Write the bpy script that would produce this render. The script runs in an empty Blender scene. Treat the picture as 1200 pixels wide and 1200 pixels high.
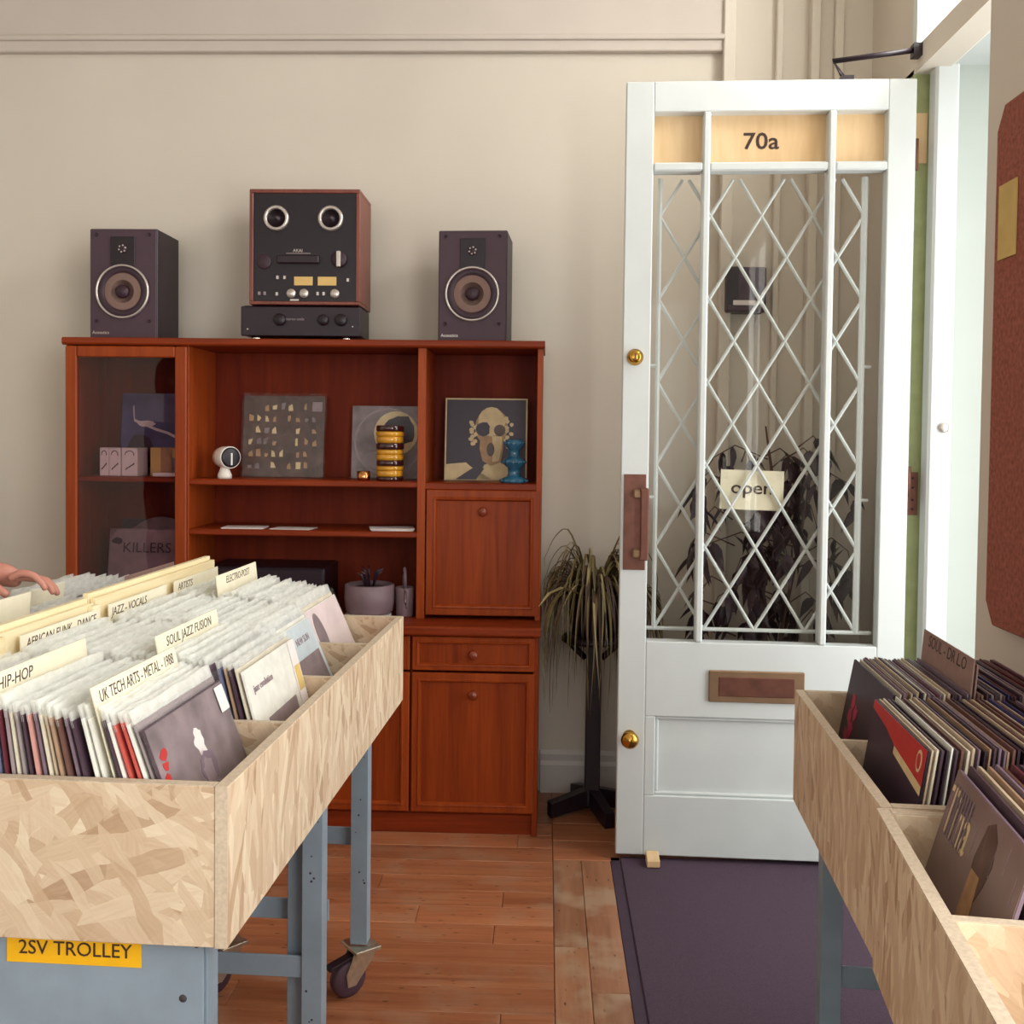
import bpy, bmesh, math, random
from mathutils import Vector, Matrix, Euler
R = random.Random(7)
PI = math.pi
D = bpy.data
SC = bpy.context.scene
COL = SC.collection

# ------------------------------------------------------------------ camera, sky, light, exposure
def lin(c):
    c /= 255.0
    return c / 12.92 if c <= .04045 else ((c + .055) / 1.055) ** 2.4
def S(r, g, b):
    return (lin(r), lin(g), lin(b), 1.0)

yaw, pit, roll = .0336, .030, .0116
cam = D.cameras.new('camera'); cam.sensor_width = 36; cam.lens = 36.0; cam.shift_y = -52 / 1200
cam.clip_start = .05
co = D.objects.new('camera', cam); COL.objects.link(co)
fw = Vector((-math.sin(yaw) * math.cos(pit), math.cos(yaw) * math.cos(pit), -math.sin(pit)))
r0 = fw.cross(Vector((0, 0, 1))).normalized(); u0 = r0.cross(fw)
rv = math.cos(roll) * r0 + math.sin(roll) * u0; uv = math.cos(roll) * u0 - math.sin(roll) * r0
m = Matrix((rv, uv, -fw)).transposed().to_4x4(); m.translation = (0, 0, 1.40)
co.matrix_world = m
SC.camera = co
SC.view_settings.view_transform = 'Standard'; SC.view_settings.look = 'None'
SC.view_settings.gamma = 1; SC.view_settings.use_curve_mapping = False
SC.view_settings.exposure = -0.02
SC.cycles.transparent_max_bounces = 24
SC.cycles.max_bounces = 10; SC.cycles.diffuse_bounces = 6

w = D.worlds.new('overcast_sky'); SC.world = w; w.use_nodes = True
bg = w.node_tree.nodes['Background']; bg.inputs[0].default_value = (.93, 1.0, .95, 1); bg.inputs[1].default_value = 1.7

def area(name, loc, rot, sx, sy, power, color=(1, 1, 1)):
    l = D.lights.new(name, 'AREA'); l.shape = 'RECTANGLE'; l.size = sx; l.size_y = sy; l.energy = power; l.color = color
    o = D.objects.new(name, l); COL.objects.link(o); o.location = loc; o.rotation_euler = rot
    return o
# daylight entering by the shop window on the right, the street door and the window behind the camera
area('daylight_shop_window', (1.22, -.2, 1.75), (0, PI / 2, 0), 2.1, 2.5, 104, (1, .98, .94))
area('daylight_doorway', (1.65, 2.68, 1.40), (0, PI / 2, 0), 2.1, .65, 20, (1, .99, .97))
area('daylight_rear_window', (-1.0, -2.9, 1.7), (PI / 2, 0, 0), 3.4, 1.9, 16, (1, .95, .93))
area('daylight_fanlight', (1.5, 2.93, 3.05), (0, PI / 2, 0), .66, .9, 42, (1, .99, .97))

# ------------------------------------------------------------------ helpers
class MB:
    def __init__(s): s.v = []; s.f = []; s.sm = set()
    def add(s, vs, fs, smooth=False):
        n = len(s.v); s.v += [tuple(p) for p in vs]
        for f in fs:
            if smooth: s.sm.add(len(s.f))
            s.f.append(tuple(i + n for i in f))
        return s
    def box(s, x0, x1, y0, y1, z0, z1):
        return s.add([(x0, y0, z0), (x1, y0, z0), (x1, y1, z0), (x0, y1, z0), (x0, y0, z1), (x1, y0, z1), (x1, y1, z1), (x0, y1, z1)],
                     [(3, 2, 1, 0), (4, 5, 6, 7), (0, 1, 5, 4), (1, 2, 6, 5), (2, 3, 7, 6), (3, 0, 4, 7)])
    def prism(s, pts, axis, a, b):
        # pts: 2-D outline, extruded along axis from a to b
        def P(p, t):
            return (t, p[0], p[1]) if axis == 'x' else ((p[0], t, p[1]) if axis == 'y' else (p[0], p[1], t))
        n = len(pts)
        s.add([P(p, a) for p in pts] + [P(p, b) for p in pts],
              [tuple(range(n - 1, -1, -1)), tuple(range(n, 2 * n))] + [(i, (i + 1) % n, n + (i + 1) % n, n + i) for i in range(n)])
        return s
    def lathe(s, prof, c=(0, 0, 0), axis='z', n=24, smooth=True, cap=True):
        # prof: list of (radius, height)
        vs = []; fs = []
        for (r, h) in prof:
            for k in range(n):
                a = 2 * PI * k / n; p, q = r * math.cos(a), r * math.sin(a)
                if axis == 'z': vs.append((c[0] + p, c[1] + q, c[2] + h))
                elif axis == 'y': vs.append((c[0] + p, c[1] - h, c[2] + q))     # grows towards -y
                else: vs.append((c[0] + h, c[1] + p, c[2] + q))
        for i in range(len(prof) - 1):
            for k in range(n):
                fs.append((i * n + k, i * n + (k + 1) % n, (i + 1) * n + (k + 1) % n, (i + 1) * n + k))
        if cap and prof[0][0] > 1e-6: fs.append(tuple(range(n - 1, -1, -1)))
        if cap and prof[-1][0] > 1e-6: fs.append(tuple(range((len(prof) - 1) * n, len(prof) * n)))
        return s.add(vs, fs, smooth)
    def tube(s, pts, rad, n=8, smooth=True):
        pts = [Vector(p) for p in pts]; vs = []; fs = []
        for i, p in enumerate(pts):
            t = (pts[min(i + 1, len(pts) - 1)] - pts[max(i - 1, 0)]).normalized()
            a = Vector((0, 0, 1)) if abs(t.z) < .9 else Vector((1, 0, 0))
            e1 = t.cross(a).normalized(); e2 = t.cross(e1)
            r = rad[i] if isinstance(rad, (list, tuple)) else rad
            for k in range(n):
                an = 2 * PI * k / n
                vs.append(p + e1 * r * math.cos(an) + e2 * r * math.sin(an))
        for i in range(len(pts) - 1):
            for k in range(n):
                fs.append((i * n + k, i * n + (k + 1) % n, (i + 1) * n + (k + 1) % n, (i + 1) * n + k))
        fs.append(tuple(range(n - 1, -1, -1))); fs.append(tuple(range((len(pts) - 1) * n, len(pts) * n)))
        return s.add(vs, fs, smooth)
    def mesh(s, name, mat, bevel=0):
        me = D.meshes.new(name); me.from_pydata(s.v, [], s.f)
        bm = bmesh.new(); bm.from_mesh(me)
        bmesh.ops.recalc_face_normals(bm, faces=bm.faces)
        if bevel:
            bmesh.ops.bevel(bm, geom=bm.edges[:], offset=bevel, segments=1, affect='EDGES', clamp_overlap=True)
        bm.to_mesh(me); bm.free()
        if not bevel:
            for i in s.sm: me.polygons[i].use_smooth = True
        if mat: me.materials.append(mat)
        return me
    def obj(s, name, mat, parent=None, bevel=0, loc=None, rot=None):
        o = D.objects.new(name, s.mesh(name, mat, bevel)); COL.objects.link(o)
        if parent: o.parent = parent
        if loc: o.location = loc
        if rot: o.rotation_euler = rot
        return o

def box(name, mat, parent, x0, x1, y0, y1, z0, z1, bevel=.0015):
    return MB().box(x0, x1, y0, y1, z0, z1).obj(name, mat, parent, bevel)
def tag(o, label, cat, group=None):
    o['label'] = label; o['category'] = cat
    if group: o['group'] = group
    return o
def thing(name, label, cat, loc=(0, 0, 0), rz=0, group=None):
    o = D.objects.new(name, None); COL.objects.link(o); o.location = loc; o.rotation_euler = (0, 0, rz); o.empty_display_size = .05
    return tag(o, label, cat, group)
def struct(o):
    o['kind'] = 'structure'; return o
def link(name, me, parent=None, loc=(0, 0, 0), rot=(0, 0, 0)):
    o = D.objects.new(name, me); COL.objects.link(o); o.parent = parent; o.location = loc; o.rotation_euler = rot
    return o
def text_mesh(s, size, mat, depth=.0006, shear=0, align='CENTER', bold=0):
    c = D.curves.new('lettering', 'FONT'); c.body = s; c.size = size; c.extrude = depth; c.shear = shear
    c.align_x = align; c.align_y = 'CENTER'; c.resolution_u = 3; c.offset = bold
    o = D.objects.new('lettering', c); COL.objects.link(o)
    bpy.context.view_layer.update()
    me = D.meshes.new_from_object(o.evaluated_get(bpy.context.evaluated_depsgraph_get()))
    D.objects.remove(o); D.curves.remove(c)
    me.materials.clear(); me.materials.append(mat)
    return me
def text(s, size, mat, parent, pos, right, up, wscale=1.0, name='lettering', shear=0, align='CENTER', depth=.0006, bold=0):
    me = text_mesh(s, size, mat, depth, shear, align, bold)
    right = Vector(right).normalized(); up = Vector(up).normalized(); n = right.cross(up)
    mt = Matrix((right * wscale, up, n)).transposed().to_4x4(); mt.translation = pos
    me.transform(mt)
    return link(name, me, parent)

# ------------------------------------------------------------------ materials
def new_mat(name):
    m = D.materials.new(name); m.use_nodes = True
    nt = m.node_tree; return m, nt, nt.nodes['Principled BSDF']
def mat(name, col, rough=.6, metal=0, var=.12, scale=30, bump=0, spec=.5, stretch=(1, 1, 1), coat=0):
    m, nt, p = new_mat(name)
    p.inputs['Roughness'].default_value = rough; p.inputs['Metallic'].default_value = metal
    p.inputs['Specular IOR Level'].default_value = spec; p.inputs['Coat Weight'].default_value = coat
    tc = nt.nodes.new('ShaderNodeTexCoord'); mp = nt.nodes.new('ShaderNodeMapping'); mp.inputs['Scale'].default_value = stretch
    nz = nt.nodes.new('ShaderNodeTexNoise'); nz.inputs['Scale'].default_value = scale; nz.inputs['Detail'].default_value = 5
    nt.links.new(tc.outputs['Object'], mp.inputs['Vector']); nt.links.new(mp.outputs[0], nz.inputs['Vector'])
    rp = nt.nodes.new('ShaderNodeValToRGB')
    a = [c * (1 - var) for c in col[:3]]; b = [min(1, c * (1 + var)) for c in col[:3]]
    rp.color_ramp.elements[0].position = .3; rp.color_ramp.elements[0].color = (*a, 1)
    rp.color_ramp.elements[1].position = .7; rp.color_ramp.elements[1].color = (*b, 1)
    nt.links.new(nz.outputs['Fac'], rp.inputs['Fac']); nt.links.new(rp.outputs[0], p.inputs['Base Color'])
    if bump:
        bp = nt.nodes.new('ShaderNodeBump'); bp.inputs['Strength'].default_value = bump; bp.inputs['Distance'].default_value = .002
        nt.links.new(nz.outputs['Fac'], bp.inputs['Height']); nt.links.new(bp.outputs[0], p.inputs['Normal'])
    return m
def wood(name, dark, light, along='z', grain=22, rough=.4, knots=False, coat=0, per_object=0.0, wear=0.0, spec=.5):
    m, nt, p = new_mat(name); p.inputs['Specular IOR Level'].default_value = spec; N = nt.nodes.new; L = nt.links.new
    p.inputs['Roughness'].default_value = rough; p.inputs['Coat Weight'].default_value = coat; p.inputs['Coat Roughness'].default_value = .3
    tc = N('ShaderNodeTexCoord'); mp = N('ShaderNodeMapping')
    sc = {'x': (1.2, grain, grain), 'y': (grain, 1.2, grain), 'z': (grain, grain, 1.2)}[along]
    mp.inputs['Scale'].default_value = sc
    oi = N('ShaderNodeObjectInfo')
    ad = N('ShaderNodeVectorMath'); ad.operation = 'ADD'
    cb = N('ShaderNodeCombineXYZ'); mu = N('ShaderNodeMath'); mu.operation = 'MULTIPLY'; mu.inputs[1].default_value = 37.0
    L(oi.outputs['Random'], mu.inputs[0]); L(mu.outputs[0], cb.inputs[0]); L(mu.outputs[0], cb.inputs[2])
    L(tc.outputs['Object'], mp.inputs['Vector']); L(mp.outputs[0], ad.inputs[0]); L(cb.outputs[0], ad.inputs[1])
    nz = N('ShaderNodeTexNoise'); nz.inputs['Scale'].default_value = 1.0; nz.inputs['Detail'].default_value = 6; nz.inputs['Distortion'].default_value = .6
    L(ad.outputs[0], nz.inputs['Vector'])
    nf = N('ShaderNodeTexNoise'); nf.inputs['Scale'].default_value = 5.0; nf.inputs['Detail'].default_value = 4
    L(ad.outputs[0], nf.inputs['Vector'])
    mx = N('ShaderNodeMix'); mx.inputs[0].default_value = .35
    L(nz.outputs['Fac'], mx.inputs[2]); L(nf.outputs['Fac'], mx.inputs[3])
    rp = N('ShaderNodeValToRGB'); e = rp.color_ramp.elements
    e[0].position = .32; e[0].color = dark; e[1].position = .68; e[1].color = light
    L(mx.outputs[0], rp.inputs['Fac'])
    col = rp.outputs[0]
    if per_object:
        hs = N('ShaderNodeHueSaturation'); mr = N('ShaderNodeMapRange')
        mr.inputs['To Min'].default_value = 1 - per_object; mr.inputs['To Max'].default_value = 1 + per_object
        L(oi.outputs['Random'], mr.inputs['Value']); L(mr.outputs[0], hs.inputs['Value']); L(col, hs.inputs['Color']); col = hs.outputs[0]
    if knots:
        vo = N('ShaderNodeTexVoronoi'); mk = N('ShaderNodeMapping')
        ks = {'x': (3.2, 9, 9), 'y': (9, 3.2, 9), 'z': (9, 9, 3.2)}[along]; mk.inputs['Scale'].default_value = ks
        a2 = N('ShaderNodeVectorMath'); a2.operation = 'ADD'
        L(tc.outputs['Object'], mk.inputs['Vector']); L(mk.outputs[0], a2.inputs[0]); L(cb.outputs[0], a2.inputs[1]); L(a2.outputs[0], vo.inputs['Vector'])
        kr = N('ShaderNodeValToRGB'); kr.color_ramp.elements[0].position = .06; kr.color_ramp.elements[0].color = (.25, .2, .18, 1)
        kr.color_ramp.elements[1].position = .16; kr.color_ramp.elements[1].color = (1, 1, 1, 1)
        L(vo.outputs['Distance'], kr.inputs['Fac'])
        mm = N('ShaderNodeMix'); mm.data_type = 'RGBA'; mm.blend_type = 'MULTIPLY'; mm.inputs[0].default_value = 1
        L(col, mm.inputs[6]); L(kr.outputs[0], mm.inputs[7]); col = mm.outputs[2]
    if wear:
        wn_ = N('ShaderNodeTexNoise'); wn_.inputs['Scale'].default_value = 7; wn_.inputs['Detail'].default_value = 5
        wa = N('ShaderNodeVectorMath'); wa.operation = 'ADD'; L(tc.outputs['Object'], wa.inputs[0]); L(cb.outputs[0], wa.inputs[1]); L(wa.outputs[0], wn_.inputs['Vector'])
        wr = N('ShaderNodeMapRange'); wr.inputs['From Min'].default_value = .50; wr.inputs['From Max'].default_value = .64; wr.inputs['To Max'].default_value = wear
        L(wn_.outputs['Fac'], wr.inputs['Value'])
        wm = N('ShaderNodeMix'); wm.data_type = 'RGBA'; wm.inputs[7].default_value = S(178, 150, 124); L(wr.outputs[0], wm.inputs[0]); L(col, wm.inputs[6]); col = wm.outputs[2]
    L(col, p.inputs['Base Color'])
    bp = N('ShaderNodeBump'); bp.inputs['Strength'].default_value = .12; bp.inputs['Distance'].default_value = .001
    L(mx.outputs[0], bp.inputs['Height']); L(bp.outputs[0], p.inputs['Normal'])
    return m
def osb(name, plane, tone=1.0, upright=False):
    # oriented strand board: several layers of long flakes lying at different angles
    m, nt, p = new_mat(name); N = nt.nodes.new; L = nt.links.new
    p.inputs['Roughness'].default_value = .62; p.inputs['Specular IOR Level'].default_value = .3
    tc = N('ShaderNodeTexCoord'); sp = N('ShaderNodeSeparateXYZ'); cb = N('ShaderNodeCombineXYZ'); L(tc.outputs['Object'], sp.inputs[0])
    ia, ib = {'xz': (0, 2), 'yz': (1, 2), 'xy': (0, 1)}[plane]
    L(sp.outputs[ia], cb.inputs[0]); L(sp.outputs[ib], cb.inputs[1])
    nw = N('ShaderNodeTexNoise'); nw.inputs['Scale'].default_value = 14; nw.inputs['Detail'].default_value = 3; L(cb.outputs[0], nw.inputs['Vector'])
    wv = N('ShaderNodeVectorMath'); wv.operation = 'SCALE'; wv.inputs['Scale'].default_value = .016; L(nw.outputs['Color'], wv.inputs[0])
    av = N('ShaderNodeVectorMath'); av.operation = 'ADD'; L(cb.outputs[0], av.inputs[0]); L(wv.outputs[0], av.inputs[1])
    cur = None; bumpv = None
    angs = (1.57, 1.25, 1.90, 1.05, 1.62, 2.15, 1.45) if upright else (.15, 1.05, -.75, 1.5, .6, -.35, .95)
    for k, ang in enumerate(angs):
        mp = N('ShaderNodeMapping'); mp.inputs['Rotation'].default_value = (0, 0, ang); mp.inputs['Location'].default_value = (k * 3.7, k * 1.9, k)
        f = (1.0, .8, 1.2, .9, 1.5, 1.1, 1.8)[k]
        s2 = N('ShaderNodeVectorMath'); s2.operation = 'MULTIPLY'; s2.inputs[1].default_value = ((8.0 if upright else 7.5) * f, (40.0 if upright else 31.0) * f, 1)
        L(av.outputs[0], mp.inputs['Vector']); L(mp.outputs[0], s2.inputs[0])
        vo = N('ShaderNodeTexVoronoi'); vo.inputs['Scale'].default_value = 1.0; vo.voronoi_dimensions = '2D'
        L(s2.outputs[0], vo.inputs['Vector'])
        sc = N('ShaderNodeSeparateColor'); L(vo.outputs['Color'], sc.inputs[0])
        rp = N('ShaderNodeValToRGB'); e = rp.color_ramp.elements
        t = tone
        e[0].position = 0; e[0].color = (.40 * t, .25 * t, .15 * t, 1)
        e[1].position = 1; e[1].color = (.76 * t, .63 * t, .46 * t, 1)
        x = rp.color_ramp.elements.new(.10); x.color = (.54 * t, .38 * t, .25 * t, 1)
        x = rp.color_ramp.elements.new(.6); x.color = (.66 * t, .51 * t, .36 * t, 1)
        L(sc.outputs[0], rp.inputs['Fac'])
        gn = N('ShaderNodeTexNoise'); gn.inputs['Scale'].default_value = 1; gn.inputs['Detail'].default_value = 4
        g2 = N('ShaderNodeVectorMath'); g2.operation = 'MULTIPLY'; g2.inputs[1].default_value = (12, 200, 1)
        L(mp.outputs[0], g2.inputs[0]); L(g2.outputs[0], gn.inputs['Vector'])
        mg = N('ShaderNodeMix'); mg.data_type = 'RGBA'; mg.blend_type = 'OVERLAY'; mg.inputs[0].default_value = .24
        L(rp.outputs[0], mg.inputs[6]); L(gn.outputs['Fac'], mg.inputs[7])
        if cur is None: cur = mg.outputs[2]; bumpv = sc.outputs[1]
        else:
            th = N('ShaderNodeMath'); th.operation = 'GREATER_THAN'; th.inputs[1].default_value = .66; L(sc.outputs[2], th.inputs[0])
            sf = N('ShaderNodeMath'); sf.operation = 'MULTIPLY'; sf.inputs[1].default_value = .8; L(th.outputs[0], sf.inputs[0])
            mx = N('ShaderNodeMix'); mx.data_type = 'RGBA'; L(sf.outputs[0], mx.inputs[0]); L(cur, mx.inputs[6]); L(mg.outputs[2], mx.inputs[7]); cur = mx.outputs[2]
            mb = N('ShaderNodeMix'); L(th.outputs[0], mb.inputs[0]); L(bumpv, mb.inputs[2]); L(sc.outputs[1], mb.inputs[3]); bumpv = mb.outputs[0]
    L(cur, p.inputs['Base Color'])
    bp = N('ShaderNodeBump'); bp.inputs['Strength'].default_value = .25; bp.inputs['Distance'].default_value = .0012
    L(bumpv, bp.inputs['Height']); L(bp.outputs[0], p.inputs['Normal'])
    return m
def glass(name, tint=(1, 1, 1, 1), refl=.08, rough=.02):
    m = D.materials.new(name); m.use_nodes = True; nt = m.node_tree; nt.nodes.clear(); N = nt.nodes.new; L = nt.links.new
    out = N('ShaderNodeOutputMaterial'); tr = N('ShaderNodeBsdfTransparent'); tr.inputs[0].default_value = tint
    gl = N('ShaderNodeBsdfGlossy'); gl.inputs['Roughness'].default_value = rough
    lw = N('ShaderNodeLayerWeight'); lw.inputs['Blend'].default_value = .35
    mr = N('ShaderNodeMapRange'); mr.inputs['To Min'].default_value = refl; mr.inputs['To Max'].default_value = .9
    pw = N('ShaderNodeMath'); pw.operation = 'POWER'; pw.inputs[1].default_value = 2.5
    L(lw.outputs['Facing'], pw.inputs[0]); L(pw.outputs[0], mr.inputs['Value'])
    mx = N('ShaderNodeMixShader'); L(mr.outputs[0], mx.inputs[0]); L(tr.outputs[0], mx.inputs[1]); L(gl.outputs[0], mx.inputs[2]); L(mx.outputs[0], out.inputs[0])
    return m
def film(name, col, alpha, rough=.22):
    # thin clear or milky plastic
    m = D.materials.new(name); m.use_nodes = True; nt = m.node_tree; p = nt.nodes['Principled BSDF']; N = nt.nodes.new; L = nt.links.new
    p.inputs['Base Color'].default_value = col; p.inputs['Roughness'].default_value = rough; p.inputs['Specular IOR Level'].default_value = .7
    tr = N('ShaderNodeBsdfTransparent'); mx = N('ShaderNodeMixShader')
    tl = N('ShaderNodeBsdfTranslucent'); tl.inputs[0].default_value = col; m2 = N('ShaderNodeMixShader'); m2.inputs[0].default_value = .35
    L(p.outputs[0], m2.inputs[1]); L(tl.outputs[0], m2.inputs[2])
    tc = N('ShaderNodeTexCoord'); nz = N('ShaderNodeTexNoise'); nz.inputs['Scale'].default_value = 34; nz.inputs['Detail'].default_value = 4
    L(tc.outputs['Object'], nz.inputs['Vector'])
    bp = N('ShaderNodeBump'); bp.inputs['Strength'].default_value = .6; bp.inputs['Distance'].default_value = .004
    L(nz.outputs['Fac'], bp.inputs['Height']); L(bp.outputs[0], p.inputs['Normal'])
    mr = N('ShaderNodeMapRange'); mr.inputs['From Min'].default_value = .3; mr.inputs['From Max'].default_value = .7
    mr.inputs['To Min'].default_value = max(0, alpha - min(.12, alpha)); mr.inputs['To Max'].default_value = min(1, alpha + min(.12, alpha))
    L(nz.outputs['Fac'], mr.inputs['Value']); L(mr.outputs[0], mx.inputs[0])
    L(tr.outputs[0], mx.inputs[1]); L(m2.outputs[0], mx.inputs[2]); L(mx.outputs[0], nt.nodes['Material Output'].inputs[0])
    return m

M = {}
M['wall'] = mat('wall_paint', (.68, .62, .54, 1), .85, var=.03, scale=2.2, bump=.05)
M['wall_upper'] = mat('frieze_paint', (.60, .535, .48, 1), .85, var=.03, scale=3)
M['ceiling'] = mat('ceiling_paint', (.62, .57, .50, 1), .9, var=.03, scale=3)
M['skirting'] = mat('skirting_gloss', (.62, .58, .56, 1), .4, var=.04, scale=6)
M['porch'] = mat('porch_grey_white', (.50, .53, .50, 1), .6, var=.02, scale=5)
M['white'] = mat('white_gloss_paint', (.66, .695, .70, 1), .35, var=.03, scale=7, bump=.05)
M['teak'] = wood('teak_veneer', S(120, 44, 12), S(158, 66, 20), 'z', 26, .42, spec=.22)
M['teak_h'] = wood('teak_veneer_horizontal', S(110, 38, 12), S(146, 56, 20), 'x', 26, .42, spec=.22)
M['teak_dark'] = wood('teak_back_panel', S(96, 26, 12), S(126, 44, 16), 'z', 14, .55, spec=.15)
M['teak_edge'] = wood('teak_moulding', S(130, 50, 16), S(164, 72, 26), 'z', 20, .38, spec=.22)
M['knob'] = wood('turned_teak', S(112, 42, 22), S(150, 66, 38), 'z', 30, .28, coat=.3)
M['osb_x'] = osb('strand_board_front', 'xz')
M['osb_y'] = osb('strand_board_side', 'yz', 1.05, True)
M['osb_f'] = osb('strand_board_floor', 'xy', .8)
M['osb_edge'] = mat('strand_board_cut_edge', (.57, .46, .345, 1), .8, var=.12, scale=160, bump=.2)
M['ply'] = wood('pale_plywood', S(226, 206, 160), S(246, 232, 196), 'y', 14, .55)
M['card'] = mat('cream_card', S(232, 224, 200), .7, var=.05, scale=20)
M['kraft'] = mat('grey_brown_card', S(150, 120, 112), .8, var=.08, scale=40)
M['ink'] = mat('marker_ink', S(62, 40, 34), .6, var=.05)
M['blue'] = mat('blue_grey_steel_paint', S(138, 154, 168), .45, var=.08, scale=14, bump=.08)
M['chip'] = mat('chipped_dark_paint', S(64, 56, 62), .7)
M['yellow'] = mat('yellow_sticker', S(246, 186, 20), .5, var=.04)
M['rubber'] = mat('caster_rubber', S(70, 46, 58), .6)
M['zinc'] = mat('zinc_plate', S(200, 190, 170), .35, .85, var=.15, scale=60)
M['black'] = mat('black_vinyl', S(36, 19, 32), .45, var=.08)
M['blackdk'] = mat('black_panel', S(27, 13, 25), .4, var=.06)
M['baffle'] = mat('charcoal_baffle', S(72, 51, 63), .6, var=.05)
M['cone'] = mat('brown_paper_cone', S(128, 100, 92), .7, var=.06)
M['surround'] = mat('rubber_surround', S(52, 28, 42), .5)
M['silver'] = mat('brushed_aluminium', S(206, 196, 190), .3, .7, var=.06)
M['chrome'] = mat('chrome', S(230, 220, 210), .15, 1, var=.02)
M['meter'] = mat('amber_meter_face', S(220, 182, 112), .4, var=.05)
M['greyprint'] = mat('grey_print', S(150, 132, 138), .5)
M['brass'] = mat('polished_brass', S(206, 156, 70), .22, 1, var=.05)
M['bronze'] = mat('aged_bronze', S(116, 74, 62), .45, .5, var=.2, scale=24)
M['brassold'] = mat('antique_brass', S(152, 122, 96), .42, .6, var=.1, scale=20)
M['plyboard'] = wood('blond_plywood', S(212, 174, 126), S(236, 206, 164), 'z', 8, .5)
M['green'] = mat('green_door_edge', S(158, 164, 116), .5, var=.08)
M['cork'] = mat('cork', S(150, 84, 68), .9, var=.3, scale=90, bump=.5)
M['paper_y'] = mat('yellowed_paper', S(208, 178, 108), .8, var=.1, scale=12)
M['mat'] = mat('plum_carpet', S(76, 57, 74), .95, var=.25, scale=400, bump=.8)
M['matedge'] = mat('dark_mat_edge', S(66, 48, 66), .7)
M['plank'] = wood('pine_plank', S(146, 84, 54), S(188, 122, 84), 'x', 26, .36, knots=True, per_object=.16, wear=.25)
M['plank_y'] = wood('worn_pine_board', S(136, 90, 66), S(174, 124, 92), 'y', 16, .3, knots=True, per_object=.12, wear=.7)
M['subfloor'] = mat('floor_gap', S(60, 30, 24), .9)
M['glass'] = glass('window_glass', (.97, .97, .96, 1), .015)
M['cabglass'] = glass('cabinet_glass', (.86, .78, .80, 1), .025)
M['sleeveclear'] = film('clear_record_sleeve', (.88, .90, .88, 1), .03, .10)
M['flap'] = film('milky_sleeve_flap', (.97, .98, .95, 1), .56, .2)
M['skin'] = mat('skin', S(188, 128, 112), .5, var=.05, scale=20)
M['pot'] = mat('grey_ceramic', S(126, 104, 112), .5, var=.05)
M['soil'] = mat('soil', S(50, 30, 30), .95, var=.3, scale=80)
M['leafdk'] = mat('dark_fig_leaf', S(58, 38, 50), .45, var=.25, scale=8)
M['leafvar'] = mat('spider_leaf', S(110, 96, 58), .45, var=.2, scale=12)
M['leafpale'] = mat('pale_spider_leaf', S(170, 156, 112), .5, var=.15, scale=12)
M['leafdull'] = mat('dry_spider_leaf', S(84, 62, 50), .55, var=.2, scale=12)
M['stem'] = mat('brown_stem', S(84, 58, 52), .7)
M['blueglass'] = mat('blue_glass', S(36, 96, 128), .12, var=.2, scale=14, coat=.6)
M['amber'] = mat('amber_glass', S(206, 146, 40), .1, var=.2, scale=20, coat=.6)
M['ambdk'] = mat('dark_amber_glass', S(58, 22, 24), .1, var=.1, coat=.6)
M['whiteplastic'] = mat('white_plastic', S(232, 224, 216), .3, var=.02)
M['paper'] = mat('white_paper', S(226, 216, 214), .8, var=.03)
M['gold'] = mat('gold_metal', S(214, 150, 90), .2, 1)
M['creamprint'] = mat('cream_print', S(214, 190, 146), .5, var=.12, scale=26)
M['tanprint'] = mat('tan_print', S(170, 132, 96), .5, var=.2, scale=40)
M['darkprint'] = mat('dark_print', S(52, 34, 54), .4, var=.1)
M['redprint'] = mat('red_print', S(186, 40, 40), .4, var=.15, scale=14)
M['pinkprint'] = mat('magenta_print', S(176, 30, 76), .4, var=.2, scale=60)
M['greyphoto'] = mat('grey_photo_print', S(128, 112, 116), .4, var=.35, scale=18)
M['bluephoto'] = mat('storm_blue_print', S(88, 92, 140), .35, var=.45, scale=9)
M['whiteprint'] = mat('white_print', S(232, 228, 226), .45, var=.04)
M['brownphoto'] = mat('brown_photo_print', S(84, 60, 54), .4, var=.45, scale=22)

# ------------------------------------------------------------------ setting: floor, walls, ceiling
WY = 4.02
fl = struct(MB().box(-3.2, 3.4, -3.0, WY + .15, -.12, -.022).obj('floor', M['subfloor']))
# boards across the room, every one its own piece
y = 2.0
row = 0
while y < WY - .005:
    wd = R.choice((.105, .112, .118, .11)); y1 = min(y + wd, WY)
    xs = [-1.9] + sorted(R.uniform(-1.5, -.2) for _ in range(1)) + [.0372]
    if R.random() < .5: xs.insert(2, R.uniform(-.15, -.05))
    for a, b in zip(xs, xs[1:]):
        if b - a < .04: continue
        box('plank', M['plank'], fl, a + .0006, b - .0006, y + .0008, y1 - .0008, -.022, R.uniform(-.0012, 0), .002)
    y = y1
for (x0, x1, y0, y1) in ((.038, .130, 2.0, 2.78), (.038, .130, 2.781, 3.36), (.1312, .2275, 2.0, 2.55), (.1312, .2275, 2.551, 3.36),
                         (.038, .6, 3.363, 3.52), (.038, .75, 3.523, 3.68), (.038, .9, 3.683, 3.85), (.038, .9, 3.853, 4.015), (.603, 1.16, 3.363, 3.52), (.753, 1.16, 3.523, 3.68)):
    box('plank', M['plank_y'] if y1 < 3.4 else M['plank'], fl, x0, x1, y0, y1, -.022, 0, .002)
for k in range(14):   # nearer boards, out of the photograph's frame
    box('plank', M['plank'], fl, -1.9, .035, .46 + k * .11, .568 + k * .11, -.022, 0, .002)

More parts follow.
